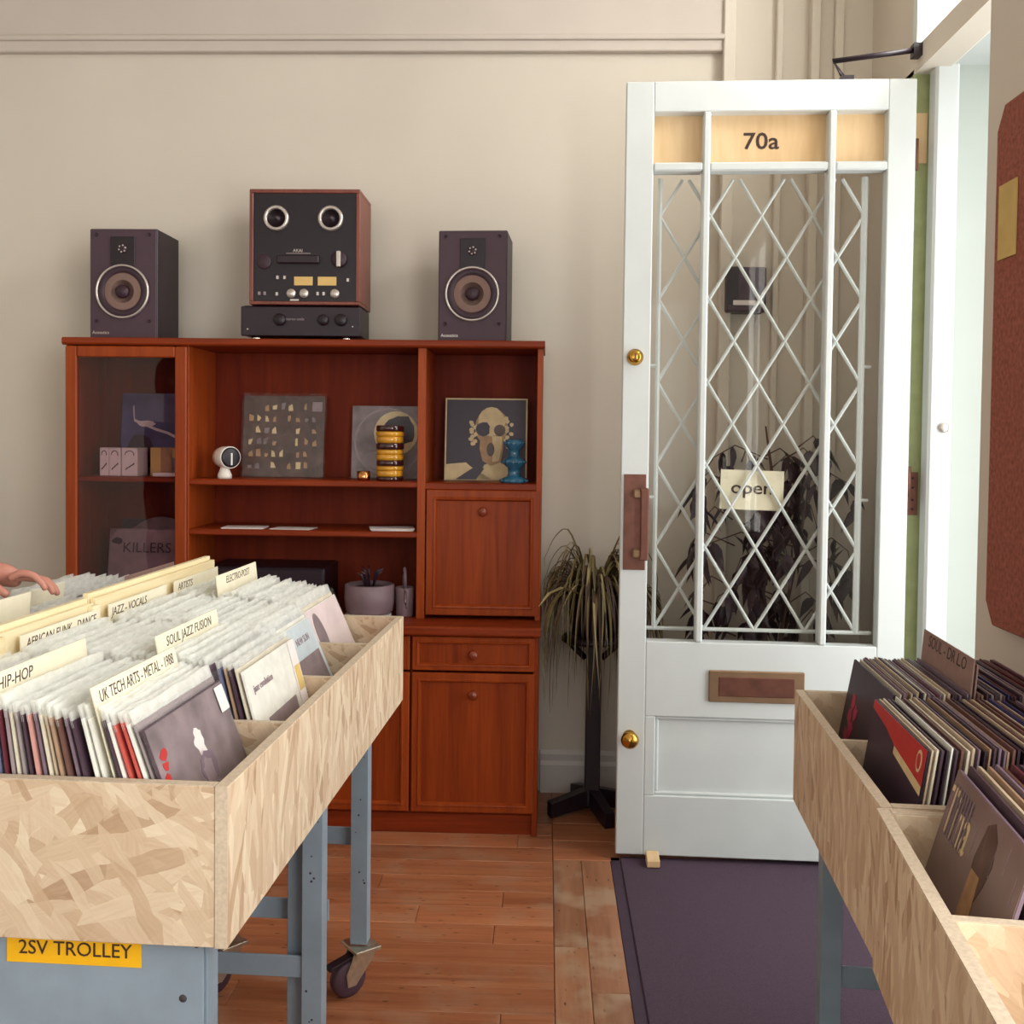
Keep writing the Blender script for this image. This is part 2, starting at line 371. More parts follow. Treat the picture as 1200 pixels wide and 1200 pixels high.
wb = struct(MB().box(-3.35, 1.45, WY, WY + .15, 0, 3.4).obj('wall_back', M['wall']))
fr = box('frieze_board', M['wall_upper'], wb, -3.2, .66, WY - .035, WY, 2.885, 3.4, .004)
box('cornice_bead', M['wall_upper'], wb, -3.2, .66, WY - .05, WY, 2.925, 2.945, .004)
struct(MB().box(-3.35, -3.2, -3.0, WY, 0, 3.4).obj('wall_left', M['wall']))
struct(MB().box(-3.35, 1.4, -3.0, WY + .15, 3.4, 3.5).obj('ceiling', M['ceiling']))
for k, (a, b) in enumerate(((-.01, 1.15),)):
    bs = MB().prism([(WY, 0), (WY - .02, 0), (WY - .02, .11), (WY - .012, .125), (WY - .012, .15), (WY - .004, .165), (WY, .165)], 'x', a, b).obj('baseboard_back', M['skirting'])
    struct(bs)
# window trim boards on the back wall, right of the cabinet
for (x0, x1, d) in ((.655, .70, .05), (.86, .885, .03), (.985, 1.02, .055), (1.08, 1.115, .03)):
    struct(box('trim_1', M['wall'], None, x0, x1, WY - d, WY, .17, 3.4, .004))

# right-hand wall: pier with cork board, shop window, doorway
pr = struct(MB().box(1.0, 1.4, 1.15, 2.40, 0, 3.4).obj('wall_right', M['wall']))
struct(MB().box(1.17, 1.4, -3.0, 1.15, 0, .62).obj('wall_right_sill', M['wall']))
struct(MB().box(1.17, 1.4, -3.0, 1.15, 2.85, 3.4).obj('wall_right_lintel', M['wall']))
struct(MB().box(1.23, 1.4, 3.46, WY, 0, 3.4).obj('wall_right_corner', M['wall']))
wf = struct(MB().box(1.2, 1.26, 1.09, 1.15, .62, 2.85).box(1.2, 1.26, -3.0, -2.94, .62, 2.85).box(1.2, 1.26, -.95, -.88, .62, 2.85).box(1.2, 1.26, -3, 1.15, .62, .68).box(1.2, 1.26, -3, 1.15, 2.79, 2.85).obj('window_1', M['white']))
# wall behind the camera with a wide window
struct(MB().box(-3.35, -2.8, -3.15, -3.0, 0, 3.4).box(.85, 1.4, -3.15, -3.0, 0, 3.4).box(-2.8, .85, -3.15, -3.0, 0, .7).box(-2.8, .85, -3.15, -3.0, 2.75, 3.4).obj('wall_front', M['wall']))
struct(MB().box(-2.8, .85, -3.1, -3.05, .7, .76).box(-2.8, .85, -3.1, -3.05, 2.69, 2.75).box(-1.0, -.94, -3.1, -3.05, .76, 2.69).obj('window_2', M['white']))
# street doorway: jambs, transom bar, fanlight, porch
jb = struct(MB().box(1.17, 1.232, 3.385, 3.46, 0, 2.60).obj('trim_2', M['green']))
MB().box(1.176, 1.215, 3.381, 3.385, 2.30, 2.46).obj('bare_wood_patch', M['plyboard'], jb)
pl = MB().box(1.178, 1.212, 3.380, 3.385, 1.16, 1.30).obj('hinge_plate', M['bronze'], jb)
for zz in (1.18, 1.21, 1.25, 1.28): MB().lathe([(.004, 0), (.003, .003)], (1.195, 3.380, zz), 'y', 8).obj('screw', M['blackdk'], pl)
struct(box('trim_3', M['white'], None, 1.215, 1.29, 3.31, 3.375, 0, 2.60, .008))
pw = struct(MB().box(1.24, 2.3, 3.40, 3.46, -.02, 2.64).obj('porch_side_wall', M['porch']))
struct(MB().box(1.29, 1.5, 2.3, 3.4, 2.62, 2.7).obj('porch_soffit', M['white']))
MB().lathe([(.016, 0), (.016, .008), (.010, .012), (.0, .012)], (1.262, 3.31, 1.445), 'y', 14).obj('latch_keep', M['silver'], pw)
tb = struct(MB().prism([(1.17, 2.585), (1.26, 2.585), (1.28, 2.60), (1.28, 2.665), (1.19, 2.68), (1.17, 2.665)], 'y', 2.40, 3.46).obj('trim_4', M['wall']))
wn = struct(MB().box(1.19, 1.23, 2.40, 2.44, 2.665, 3.4).box(1.19, 1.23, 2.90, 2.93, 2.665, 3.4).box(1.19, 1.23, 3.42, 3.46, 2.665, 3.4).obj('window_3', M['white']))
MB().box(1.207, 1.211, 2.44, 2.90, 2.665, 3.4).obj('pane', M['glass'], wn)
MB().box(1.207, 1.211, 2.93, 3.42, 2.665, 3.4).obj('pane', M['glass'], wn)
struct(MB().box(1.4, 6, -6, 6, -.12, -.02).obj('pavement', mat('pavement_grey', (.5, .5, .48, 1), .9)))

# cork board on the pier
cb = thing('cork_board', 'brown cork noticeboard on the beige pier right of the street door', 'noticeboard', (1.0, 1.7, 1.0))
MB().prism([(-.55, .03), (-.5, .0), (.565, .0), (.60, .05), (.60, 1.08), (.565, 1.13), (-.5, 1.13), (-.55, 1.1)], 'x', -.022, -.001).obj('cork_sheet', M['cork'], cb, .003)
tag(MB().box(.9745, .977, 2.19, 2.275, 1.795, 1.955).obj('paper_note', M['paper_y'], None), 'yellowed paper note pinned on the cork board', 'note')

# ------------------------------------------------------------------ street door, opened into the room
DA = math.atan2(-.035, .92)
dr = thing('street_door', 'white glazed shop door standing open with diamond lattice', 'door', (.245, 3.370, .02), DA)
DW, DH, DT = .92, 2.536, .056
def dbox(name, m_, u0, u1, z0, z1, y0=0, y1=DT, bevel=.003, par=dr): return box(name, m_, par, u0, u1, y0, y1, z0, z1, bevel)
dbox('stile', M['white'], 0, .09, 0, DH); dbox('stile', M['white'], .833, DW, 0, DH)
dbox('top_rail', M['white'], .09, .833, 2.438, DH)
dbox('lock_rail', M['white'], .09, .833, .464, .713)
dbox('bottom_rail', M['white'], .09, .833, 0, .201)
dbox('stile', M['white'], .09, .125, .201, .464); dbox('stile', M['white'], .795, .833, .201, .464)
# sunk lower panel with its moulding
MB().box(.125, .795, .020, .030, .201, .464).obj('lower_panel', M['white'], dr)
mo = MB()
for (a, b, c, d) in ((.125, .795, .452, .464), (.125, .795, .201, .213)): mo.box(a, b, .008, .02, c, d)
for (a, b) in ((.125, .137), (.783, .795)): mo.box(a, b, .008, .02, .213, .452)
mo.obj('panel_moulding', M['white'], dr, .004)
for (u0, u1) in ((.2495, .2725), (.6475, .6705)): dbox('mullion', M['white'], u0, u1, .713, 2.438, -.004, DT, .005)
for (u0, u1) in ((.09, .2495), (.2725, .6475), (.6705, .833)): dbox('glazing_bar', M['white'], u0, u1, 2.248, 2.276, -.002, DT, .005)
for k, (u0, u1) in enumerate(((.09, .2495), (.2725, .6475), (.6705, .833))):
    b_ = MB().box(u0, u1, .046, .053, 2.276, 2.438).obj('plywood_light', M['plyboard'], dr)
    if k == 1: text('70a', .075, M['ink'], b_, (.440, .0455, 2.352), (1, 0, 0), (0, 0, 1), 1.1, 'house_number', bold=.0010)
    MB().box(u0, u1, .044, .048, .713, 2.248).obj('pane', M['glass'], dr)
# brass furniture
def rose(name, c, r):
    k = MB().lathe([(r, 0), (r, .006), (r * .8, .012), (r * .75, .022), (r * .55, .026), (0, .026)], c, 'y', 24).obj(name, M['brass'], dr)
    MB().box(c[0] - .003, c[0] + .003, c[1] - .0275, c[1] - .0255, c[2] - r * .4, c[2] + r * .4).obj('keyway', M['bronze'], k)
rose('cylinder_lock', (.040, 0, 1.645), .027)
kb = MB().lathe([(.022, 0), (.014, .006), (.012, .02), (.024, .032), (.029, .045), (.022, .058), (0, .062)], (.040, 0, .395), 'y', 24).obj('door_knob', M['brass'], dr)
hp = dbox('pull_handle', M['bronze'], .010, .082, .948, 1.262, -.005, 0, .001)
MB().prism([(.058, .985), (.088, .985), (.090, 1.0), (.090, 1.205), (.088, 1.22), (.058, 1.22), (.062, 1.205), (.062, 1.0)], 'y', -.062, -.040).obj('grip', M['bronze'], hp, .004)
for zz in (.992, 1.185): MB().box(.040, .072, -.044, -.004, zz, zz + .028).obj('grip_mount', M['brassold'], hp, .004)
lb = dbox('letterbox', M['brassold'], .296, .604, .520, .624, -.010, 0, .003)
MB().box(.328, .572, -.0125, -.008, .540, .604).obj('flap', M['bronze'], lb, .002)
# lattice grille fixed behind the glass
gr_u = [.118 + .1655 * k for k in range(5)]
def gbar(name, p, q, r=.0062): MB().tube([(p[0], .066, p[1]), (q[0], .066, q[1])], r, 6, False).obj(name, M['white'], dr)
GZ0, GP = .746, .2740
gbar('grille_bar', (.118, GZ0 - .0), (.118, 2.24), .008); gbar('grille_bar', (.78, GZ0), (.78, 2.24), .0115)
gbar('grille_bar', (.09, GZ0), (.83, GZ0), .007)
for k in (2, 4):
    for u0, u1 in ((.088, .118), (.78, .812)): gbar('grille_stay', (u0, GZ0 + k * .8 * GP), (u1, GZ0 + k * .8 * GP), .006)
top = 2.235
for s in (1, -1):
    for k in range(-12, 6):
        # lines u = u0 + s*(z-GZ0)*slope
        sl = .1655 / GP
        a = .118 + .1655 * k if s == 1 else .78 - .1655 * k
        z0 = GZ0; z1 = top; u_0 = a; u_1 = a + s * sl * (z1 - z0)
        pts = []
        lo = max(z0, z0 + ((.118 - a) / (s * sl) if s == 1 else (.78 - a) / (s * sl)))
        hi = min(z1, z0 + ((.78 - a) / (s * sl) if s == 1 else (.118 - a) / (s * sl)))
        if hi - lo > .05: gbar('lattice_rod', (a + s * sl * (lo - z0), lo), (a + s * sl * (hi - z0), hi), .0060)
# closer arm on top
ca = MB().tube([(.905, -.01, 2.620), (.66, .02, 2.600), (.70, .03, 2.545)], .009, 8).obj('closer_arm', M['black'], dr)
MB().box(.90, .93, -.025, .015, 2.60, 2.64).obj('closer_bracket', M['blackdk'], ca)
MB().box(.685, .725, .01, .045, 2.534, 2.552).obj('closer_bracket', M['blackdk'], ca)
# hinges
for zz in (.3, 1.2, 2.25): MB().tube([(.928, .02, zz), (.928, .02, zz + .1)], .007, 8).obj('hinge', M['bronze'], dr)

sg = thing('open_sign', 'cream card sign reading open hung inside the door glass', 'sign', (.245, 3.370, .02), DA)
sb = MB().box(-.104, .104, 0, .003, -.066, .066).obj('card', M['card'], sg, 0, (.437, .078, 1.212), (0, .02, 0))
text('open', .060, M['ink'], sb, (0, -.0006, .006), (1, 0, 0), (0, 0, 1), 1.15, bold=.0007)
for u in (-.09, .087): MB().box(u - .009, u + .009, -.003, -.001, .035, .11).lathe([(.010, 0), (.010, .004), (0, .006)], (u, -.001, .10), 'y', 10).obj('clear_hook', M['sleeveclear'], sb)

wdg = tag(MB().prism([(0, 0), (.055, 0), (.055, .035), (0, .022)], 'x', 0, .042).obj('door_wedge', M['plyboard'], None, .002, (.343, 3.30, .006)), 'small pale wooden block wedged under the open white door', 'doorstop')
dm = thing('doormat', 'plum purple carpet mat on the floor below the white door', 'doormat', (.228, 2.2, -.022))
MB().box(.033, 1.0, -.6, 1.19, 0, .026).obj('carpet', M['mat'], dm, .003)
MB().box(0, .033, -.6, 1.19, 0, .022).obj('edge_strip', M['matedge'], dm, .002)

ab = thing('wall_box', 'dark box with white label on back wall, seen through door glass', 'wall box', (.75, WY, 1.97))
MB().box(-.075, .075, -.09, 0, -.085, .085).obj('case', M['baffle'], ab, .006); MB().box(-.075, -.03, -.093, -.088, -.06, .085).obj('window', M['blackdk'], ab)
MB().box(-.05, .035, -.0935, -.089, -.06, -.042).obj('label_strip', M['paper'], ab)

# ------------------------------------------------------------------ teak wall unit
def frame_panel(name, par, x0, x1, z0, z1, yf, fw=.030, th=.020, sink=.009, knob=None):
    d = MB()
    # moulded frame: four mitred members, inner edge sloping back
    o = [(x0, z0), (x1, z0), (x1, z1), (x0, z1)]
    def ring(dx, yy): return [(x0 + dx, yy, z0 + dx), (x1 - dx, yy, z0 + dx), (x1 - dx, yy, z1 - dx), (x0 + dx, yy, z1 - dx)]
    rings = [ring(0, yf + th), ring(0, yf + .003), ring(.003, yf), ring(fw * .62, yf), ring(fw * .70, yf - .003), ring(fw * .85, yf - .002), ring(fw, yf + sink)]
    vs = [p for r_ in rings for p in r_]; fs = []
    for i in range(len(rings) - 1):
        for k in range(4): fs.append((i * 4 + k, i * 4 + (k + 1) % 4, i * 4 + 4 + (k + 1) % 4, i * 4 + 4 + k))
    d.add(vs, fs)
    door = d.obj(name, M['teak_edge'], par)
    MB().box(x0 + fw * .8, x1 - fw * .8, yf + sink, yf + th, z0 + fw * .8, z1 - fw * .8).obj('door_panel', M['teak'], door)
    if knob:
        MB().lathe([(.011, -.010), (.008, 0), (.008, .008), (.015, .016), (.017, .022), (.012, .029), (0, .031)], (knob[0], yf, knob[1]), 'y', 16).obj('knob', M['knob'], door)
    return door
lo = thing('sideboard', 'red-brown teak sideboard with drawers and panelled doors under the display unit', 'sideboard', (0, 0, 0))
LX0, LX1, LY = -1.72, -.018, 3.547
MB().prism([(LY - .022, .712), (LY - .018, .706), (4.0, .706), (4.0, .738), (LY - .016, .738), (LY - .022, .732)], 'x', LX0 - .004, LX1 + .006).obj('worktop', M['teak_h'], lo, .001)
for x in (LX0, LX1 - .020): box('side_panel', M['teak'], lo, x, x + .020, LY + .004, 4.0, 0, .706)
box('back_panel', M['teak_dark'], lo, LX0 + .02, LX1 - .02, 3.985, 3.998, .07, .706)
box('plinth', M['teak_h'], lo, LX0 + .02, LX1 - .02, LY + .018, LY + .036, 0, .070)
box('base_board', M['teak_h'], lo, LX0 + .02, LX1 - .02, LY + .02, 3.985, .070, .084)
cols = [(-.462, -.030), (-.884, -.470), (-1.296, -.892), (-1.708, -1.304)]
for k, (a, b) in enumerate(cols):
    f = frame_panel('drawer', lo, a, b, .580, .700, LY, .026, knob=((a + b) / 2, .640))
    f = frame_panel('cupboard_door', lo, a, b, .080, .572, LY, .034, knob=((a + b) / 2, .500))
    if k: box('upright', M['teak'], lo, b, b + .008, LY + .022, 3.985, .084, .706, .0005)

up = thing('display_cabinet', 'red-brown teak display unit with open shelves standing on the sideboard', 'cabinet', (0, 0, 0))
UX0, UX1, UY, UB = -1.752, -.016, 3.68, 3.995
MB().prism([(UY - .024, 1.722), (UY - .018, 1.716), (UB, 1.716), (UB, 1.743), (UY - .018, 1.743), (UY - .024, 1.738)], 'x', UX0 - .006, UX1 + .006).obj('top_board', M['teak_h'], up, .001)
for x in (UX0, UX1 - .020): box('side_panel', M['teak_edge'], up, x, x + .020, UY, UB, .738, 1.716)
box('back_panel', M['teak_dark'], up, UX0 + .02, UX1 - .02, UB - .014, UB - .004, .738, 1.716)
box('upright', M['teak_edge'], up, -1.333, -1.300, UY, UB - .014, .738, 1.716)
box('upright', M['teak_edge'], up, -.466, -.436, UY, UB - .014, .738, 1.716)
def shelf(x0, x1, z0, z1, y0=UY + .004): 
    MB().prism([(y0, z0 + .004), (y0 + .004, z0), (UB - .014, z0), (UB - .014, z1), (y0 + .006, z1), (y0, z1 - .004)], 'x', x0, x1).obj('shelf', M['teak_h'], up)
shelf(-1.300, -.466, 1.212, 1.234); shelf(-1.300, -.466, 1.030, 1.052); shelf(-.436, -.036, 1.206, 1.232); shelf(-1.732, -1.333, 1.218, 1.238, UY + .03)
shelf(-1.732, -1.333, .7385, .748, UY + .03)
frame_panel('drop_front', up, -.432, -.020, .752, 1.206, UY - .002, .040, knob=(-.226, 1.130))
# glass door of the left compartment
gd = MB()
for a in ((-1.746, -1.704, .742, 1.712), (-1.344, -1.302, .742, 1.712)): gd.box(a[0], a[1], UY - .022, UY - .002, a[2], a[3])
for a in ((-1.704, -1.344, .742, .785), (-1.704, -1.344, 1.672, 1.712)): gd.box(a[0], a[1], UY - .022, UY - .002, a[2], a[3])
gdo = gd.obj('glass_door', M['teak_edge'], up, .004)
MB().box(-1.704, -1.344, UY - .014, UY - .010, .785, 1.672).obj('pane', M['cabglass'], gdo)

# ------------------------------------------------------------------ hi-fi on top
TZ = 1.743
def speaker(loc, rz, label):
    t = thing('bookshelf_speaker', label, 'speaker', loc, rz, 'pair of bookshelf speakers')
    W, Hh, Dp = .250, .402, .225
    MB().box(-W / 2, W / 2, .008, Dp, 0, Hh).obj('cabinet', M['black'], t, .003)
    MB().box(-W / 2 + .003, W / 2 - .003, 0, .010, .003, Hh - .003).obj('baffle', M['baffle'], t, .002)
    cz = .172
    # eight-sided dark plate behind the woofer and the tweeter plate above it
    pts = [(.105 * math.cos(PI / 8 + k * PI / 4), cz + .105 * math.sin(PI / 8 + k * PI / 4)) for k in range(8)]
    MB().prism(pts, 'y', -.003, .001).obj('driver_plate', M['surround'], t)
    ring = MB().lathe([(.099, 0), (.099, .006), (.095, .009), (.091, .006), (.091, 0)], (0, -.003, cz), 'y', 40, cap=False).obj('woofer', M['silver'], t)
    MB().lathe([(.091, .003), (.082, .008), (.072, .003), (.068, .0012)], (0, -.003, cz), 'y', 40, cap=False).obj('surround', M['surround'], ring)
    MB().lathe([(.0685, .0013), (.066, .0022), (.045, .0014), (.028, .0008), (.0, .0006)], (0, -.003, cz), 'y', 40).obj('cone', M['cone'], ring)
    MB().lathe([(.025, .002), (.023, .008), (.014, .013), (0, .015)], (0, -.003, cz), 'y', 24).obj('dust_cap', M['surround'], ring)
    tw = MB().box(-.045, .045, -.004, .001, cz + .095, Hh - .03).obj('tweeter', M['blackdk'], t, .001)
    MB().lathe([(.017, 0), (.017, .003), (.012, .005), (0, .008)], (0, -.004, Hh - .075), 'y', 20).obj('dome', M['surround'], tw)
    rg = MB()
    for k in range(6):
        a = k * PI / 3 + .3; rg.lathe([(.004, 0), (.003, .003), (0, .003)], (.012 * math.cos(a), -.008, Hh - .075 + .012 * math.sin(a)), 'y', 6)
    rg.obj('dome_guard', M['silver'], tw)
    for sx in (-1, 1):
        for zz in (.065, Hh - .022): MB().lathe([(.007, 0), (.007, .003), (.004, .003), (.004, .001)], (sx * .098, 0, zz), 'y', 10).obj('grille_socket', M['surround'], t)
    text('Acoustics', .016, M['silver'], t, (-.082, -.0008, .022), (1, 0, 0), (0, 0, 1))
    return t
speaker((-1.557, 3.715, TZ), 0, 'black two-way speaker at the left end of the teak unit')
speaker((-.276, 3.715, TZ), -.05, 'black two-way speaker at the right end of the teak unit')

am = thing('amplifier', 'low black amplifier underneath the tape recorder', 'amplifier', (-.905, 3.74, TZ))
MB().prism([(-.215, 0), (.215, 0), (.215, .20), (-.215, .20)], 'z', .018, .128).obj('case', M['blackdk'], am, .004)
MB().box(-.220, .220, -.012, 0, .016, .124).obj('front_panel', M['black'], am, .003)
for x, r in ((-.075, .022), (.085, .020), (.150, .022)): MB().lathe([(r, 0), (r, .012), (r * .85, .016), (0, .016)], (x, -.012, .075), 'y', 20).obj('dial', M['blackdk'], am)
for x in (-.17, .165): MB().lathe([(.020, 0), (.020, .014), (.016, .018)], (x, .02, 0), 'z', 16).obj('foot', M['chrome'], am); MB().lathe([(.018, 0), (.018, .018)], (x, .17, 0), 'z', 16).obj('foot', M['chrome'], am)
text('stereo code', .014, M['greyprint'], am, (-.02, -.0128, .078), (1, 0, 0), (0, 0, 1))
MB().lathe([(.004, 0), (.003, .004)], (-.195, -.012, .04), 'y', 8).box(.19, .194, -.014, -.012, .05, .054).obj('lamp', M['silver'], am)

tp = thing('tape_recorder', 'upright reel to reel tape recorder with wooden case on the amplifier', 'tape recorder', (-.890, 3.72, TZ + .130))
TW, TH = .405, .418
cs = MB().box(-TW / 2, TW / 2, .0, .23, TH - .014, TH).box(-TW / 2, TW / 2, .0, .23, .0, .012).box(-TW / 2, -TW / 2 + .014, 0, .23, .012, TH - .014).box(TW / 2 - .014, TW / 2, 0, .23, .012, TH - .014)
cs.obj('wooden_case', wood('walnut_case', S(104, 52, 44), S(140, 76, 62), 'z', 24, .4), tp, .002)
MB().box(-TW / 2 + .014, TW / 2 - .014, .004, .22, .012, TH - .014).obj('front_panel', M['blackdk'], tp, .001)
for x in (-.103, .096):
    h = MB().lathe([(.046, 0), (.046, .012), (.042, .016), (.035, .016), (.033, .010), (.033, 0)], (x, .004, .312), 'y', 36).obj('reel_hub', M['silver'], tp)
    MB().lathe([(.033, .004), (.012, .006), (.008, .018), (0, .02)], (x, .004, .312), 'y', 24).obj('spindle', M['black'], h)
MB().box(-.10, .055, -.012, .004, .148, .178).obj('head_cover', M['black'], tp, .004)
text('AKAI', .016, M['silver'], tp, (-.025, .0032, .196), (1, 0, 0), (0, 0, 1)); MB().box(-.068, .022, .003, .0045, .185, .188).obj('trim_line', M['greyprint'], tp)
kn = MB().lathe([(.029, 0), (.029, .012), (.026, .016), (0, .016)], (.128, .004, .165), 'y', 28).obj('function_knob', M['surround'], tp)
MB().box(.121, .136, -.024, -.010, .135, .192).obj('pointer', M['silver'], kn, .002)
MB().lathe([(.027, 0), (.027, .004), (.024, .006), (0, .006)], (-.148, .004, .155), 'y', 24).obj('roller', M['surround'], tp)
for x in (-.004, .083): MB().box(x - .034, x + .034, .001, .006, .070, .102).obj('level_meter', M['meter'], tp, .001)
for x in (-.047, .0, .113): MB().lathe([(.017, 0), (.017, .010), (.014, .014), (0, .014)], (x, .004, .040), 'y', 20).obj('level_knob', M['silver'], tp)
for x, z in ((-.098, .098), (-.072, .098), (.050, .040), (.072, .040), (.16, .090), (-.145, .04), (-.10, .038), (-.165, .04)): MB().box(x - .004, x + .004, -.004, .004, z - .006, z + .006).obj('switch', M['silver'] if x > -.14 else M['greyprint'], tp)
MB().box(-.052, -.020, .001, .0045, .014, .020).obj('name_badge', M['silver'], tp)

# ------------------------------------------------------------------ things on the shelves
def sleeve_mesh(name, m_, th=.004, w_=.315, h=.315, bulge=.0012):
    # sleeve standing on z=0, thickness along x (0..th), centred on y; faces bulge a little
    n = 3; b = MB(); vs = []; fs = []
    for side in (0, 1):
        for i in range(n + 1):
            for j in range(n + 1):
                yy = -w_ / 2 + w_ * i / n; zz = h * j / n
                inner = 0 < i < n and 0 < j < n
                vs.append(((th + (bulge if inner else 0)) if side else (0 - (bulge if inner else 0)), yy, zz))
    K = (n + 1) ** 2
    for side in (0, 1):
        for i in range(n):
            for j in range(n):
                a = side * K + i * (n + 1) + j; q = (a, a + 1, a + n + 2, a + n + 1)
                fs.append(q if side == 0 else q[::-1])
    per = [i * (n + 1) for i in range(n + 1)] + [n * (n + 1) + j for j in range(1, n + 1)] + [i * (n + 1) + n for i in range(n - 1, -1, -1)] + [j for j in range(n - 1, 0, -1)]
    for a, c in zip(per, per[1:] + per[:1]): fs.append((a, c, K + c, K + a))
    b.add(vs, fs)
    return b.mesh(name, m_)
def on_face(par, pts, m_, x, name='print', th=.0006):
    # flat print: polygon in (y,z) lying on a face at x
    return MB().prism(pts, 'x', x, x + th).obj(name, m_, par)
def disc_pts(cy, cz, ry, rz=None, n=24, a0=0, a1=2 * PI):
    rz = rz or ry
    return [(cy + ry * math.cos(a0 + (a1 - a0) * k / n), cz + rz * math.sin(a0 + (a1 - a0) * k / n)) for k in range(n if a1 - a0 > 6.2 else n + 1)]
def blob(cy, cz, ry, rz, n=18, j=.12, seed=0):
    q = random.Random(seed)
    return [(cy + ry * (1 + q.uniform(-j, j)) * math.cos(2 * PI * k / n), cz + rz * (1 + q.uniform(-j, j)) * math.sin(2 * PI * k / n)) for k in range(n)]

# sleeves shown on the shelves face -y: built facing +x and turned by -90 degrees
def shelf_record(label, x, z, m_, yb=3.93, lean=.10, th=.005, w_=.315, h=.315):
    o = D.objects.new('record_sleeve', sleeve_mesh('record_sleeve', m_, th, w_, h)); COL.objects.link(o)
    o.rotation_euler = Euler((0, -lean, -PI / 2), 'XYZ')
    o.location = (x, yb - math.sin(lean) * h, z)
    return tag(o, label, 'record', 'records shown on the shelves')
TH = .0054 + .0014
a = shelf_record('brown patterned record in shiny clear sleeve, middle compartment beside white camera', -1.017, 1.2345, M['brownphoto'], 3.95)
q = random.Random(3)
for i in range(9):
    for j in range(6):
        if q.random() < .75:
            y0 = -.14 + i * .031 + q.uniform(0, .006); z0 = .03 + j * .045 + q.uniform(0, .008)
            on_face(a, [(y0, z0), (y0 + q.uniform(.008, .02), z0), (y0 + q.uniform(.008, .02), z0 + q.uniform(.012, .03)), (y0, z0 + q.uniform(.012, .03))], M['creamprint'] if q.random() < .35 else (M['greyphoto'] if q.random() < .6 else M['tanprint']), TH - .0004)
on_face(a, [(.11, .255), (.148, .255), (.148, .292), (.11, .292)], M['greyprint'], TH, 'price_sticker')
MB().box(TH + .001, TH + .0014, -.165, .165, 0, .325).obj('clear_sleeve', M['sleeveclear'], a)
a = shelf_record('clear sleeve holding a grey picture disc, behind the amber glasses', -.612, 1.2345, M['greyphoto'], 3.95, th=.003, w_=.28, h=.28)
on_face(a, disc_pts(0, .141, .132), M['greyprint'], .0042, 'picture_disc')
on_face(a, disc_pts(0, .141, .124), M['greyphoto'], .0046)
on_face(a, disc_pts(.03, .175, .085), M['creamprint'], .0050)
on_face(a, blob(.045, .185, .06, .06, seed=4), M['darkprint'], .0054)
on_face(a, blob(-.03, .07, .07, .035, seed=9), M['greyprint'], .0054)
MB().box(.0062, .0066, -.139, .139, 0, .28).obj('clear_sleeve', M['sleeveclear'], a)
a = shelf_record('black record with pale border and cream portrait print, right compartment', -.232, 1.2325, M['creamprint'], 3.93, th=.005)
on_face(a, [(-.151, .006), (.151, .006), (.151, .309), (-.151, .309)], M['darkprint'], .0061)
on_face(a, [(-.157, .003), (.03, .003), (-.03, .035), (-.06, .055), (-.075, .068), (-.157, .060)], M['creamprint'], .0066)
on_face(a, [(-.03, .003), (.10, .003), (.09, .05), (.045, .075), (-.005, .06)], M['creamprint'], .0066)
on_face(a, [(-.115, .003), (-.035, .003), (-.005, .045), (-.03, .06)], M['darkprint'], .0070)
on_face(a, blob(.02, .205, .062, .075, 20, .05, 5), M['tanprint'], .0066)
on_face(a, blob(.02, .225, .052, .055, 16, .06, 6), M['creamprint'], .0070)
on_face(a, [(-.022, .17), (.066, .17), (.066, .12), (.058, .07), (.02, .055), (-.012, .075), (-.024, .12)], M['tanprint'], .0067)
on_face(a, [(.022, .17), (.062, .168), (.060, .12), (.05, .075), (.025, .07), (.028, .12)], M['creamprint'], .0069)
on_face(a, blob(-.012, .195, .028, .028, 12, .15, 91), M['darkprint'], .0074); on_face(a, disc_pts(.052, .192, .022), M['brownphoto'], .0074)
on_face(a, disc_pts(.018, .118, .015, .026), M['brownphoto'], .0074)
for s in range(10): on_face(a, blob(.085 + .012 * math.sin(s * 2), .13 + s * .012, .009, .008, 8, .2, s), M['creamprint'], .0070); on_face(a, blob(-.05 + .01 * math.sin(s * 2), .14 + s * .009, .009, .008, 8, .2, s + 20), M['creamprint'], .0070)
a = shelf_record('storm blue record with a white lightning streak behind the glass door', -1.496, 1.2385, M['bluephoto'], 3.95)
pts = [(-.11, .27), (-.105, .215), (-.02, .18), (.03, .165), (.10, .13), (.14, .10)]
for p, r_ in zip(pts, pts[1:]):
    on_face(a, [(p[0], p[1]), (r_[0], r_[1]), (r_[0] - .003, r_[1] - .009), (p[0] - .004, p[1] - .009)], M['whiteprint'], TH + .0004)
on_face(a, blob(-.06, .197, .035, .012, seed=2), M['whiteprint'], TH + .0002)
on_face(a, blob(-.08, .085, .06, .07, seed=8), M['darkprint'], TH - .0005)
a = shelf_record('pale grey record lettered KILLERS in the lower glass compartment', -1.494, .7485, M['greyphoto'], 3.83, .14, h=.29)
on_face(a, [(-.155, .005), (.155, .005), (.155, .285), (-.13, .285), (-.155, .25)], M['greyprint'], TH - .0002)
for l in (a,):
    text('KILLERS', .054, M['darkprint'], a, (.035, .0, .0), (0, 1, 0), (0, 0, 1), 1.0).location = (TH + .0004, .002, .215)
on_face(a, blob(-.125, .243, .020, .013, 10, .2, 3), M['darkprint'], TH + .0004)
a = shelf_record('dark record with a magenta label behind the grey picture disc', -1.500, .7485, M['darkprint'], 3.95, .06)
on_face(a, [(-.11, .22), (.0, .22), (.0, .285), (-.11, .285)], M['pinkprint'], TH - .0004)
a = thing('picture_disc', 'round grey picture disc leaning behind the lettered record, lower glass compartment', 'record', (-1.488, 3.915, .7485), 0, 'records shown on the shelves')
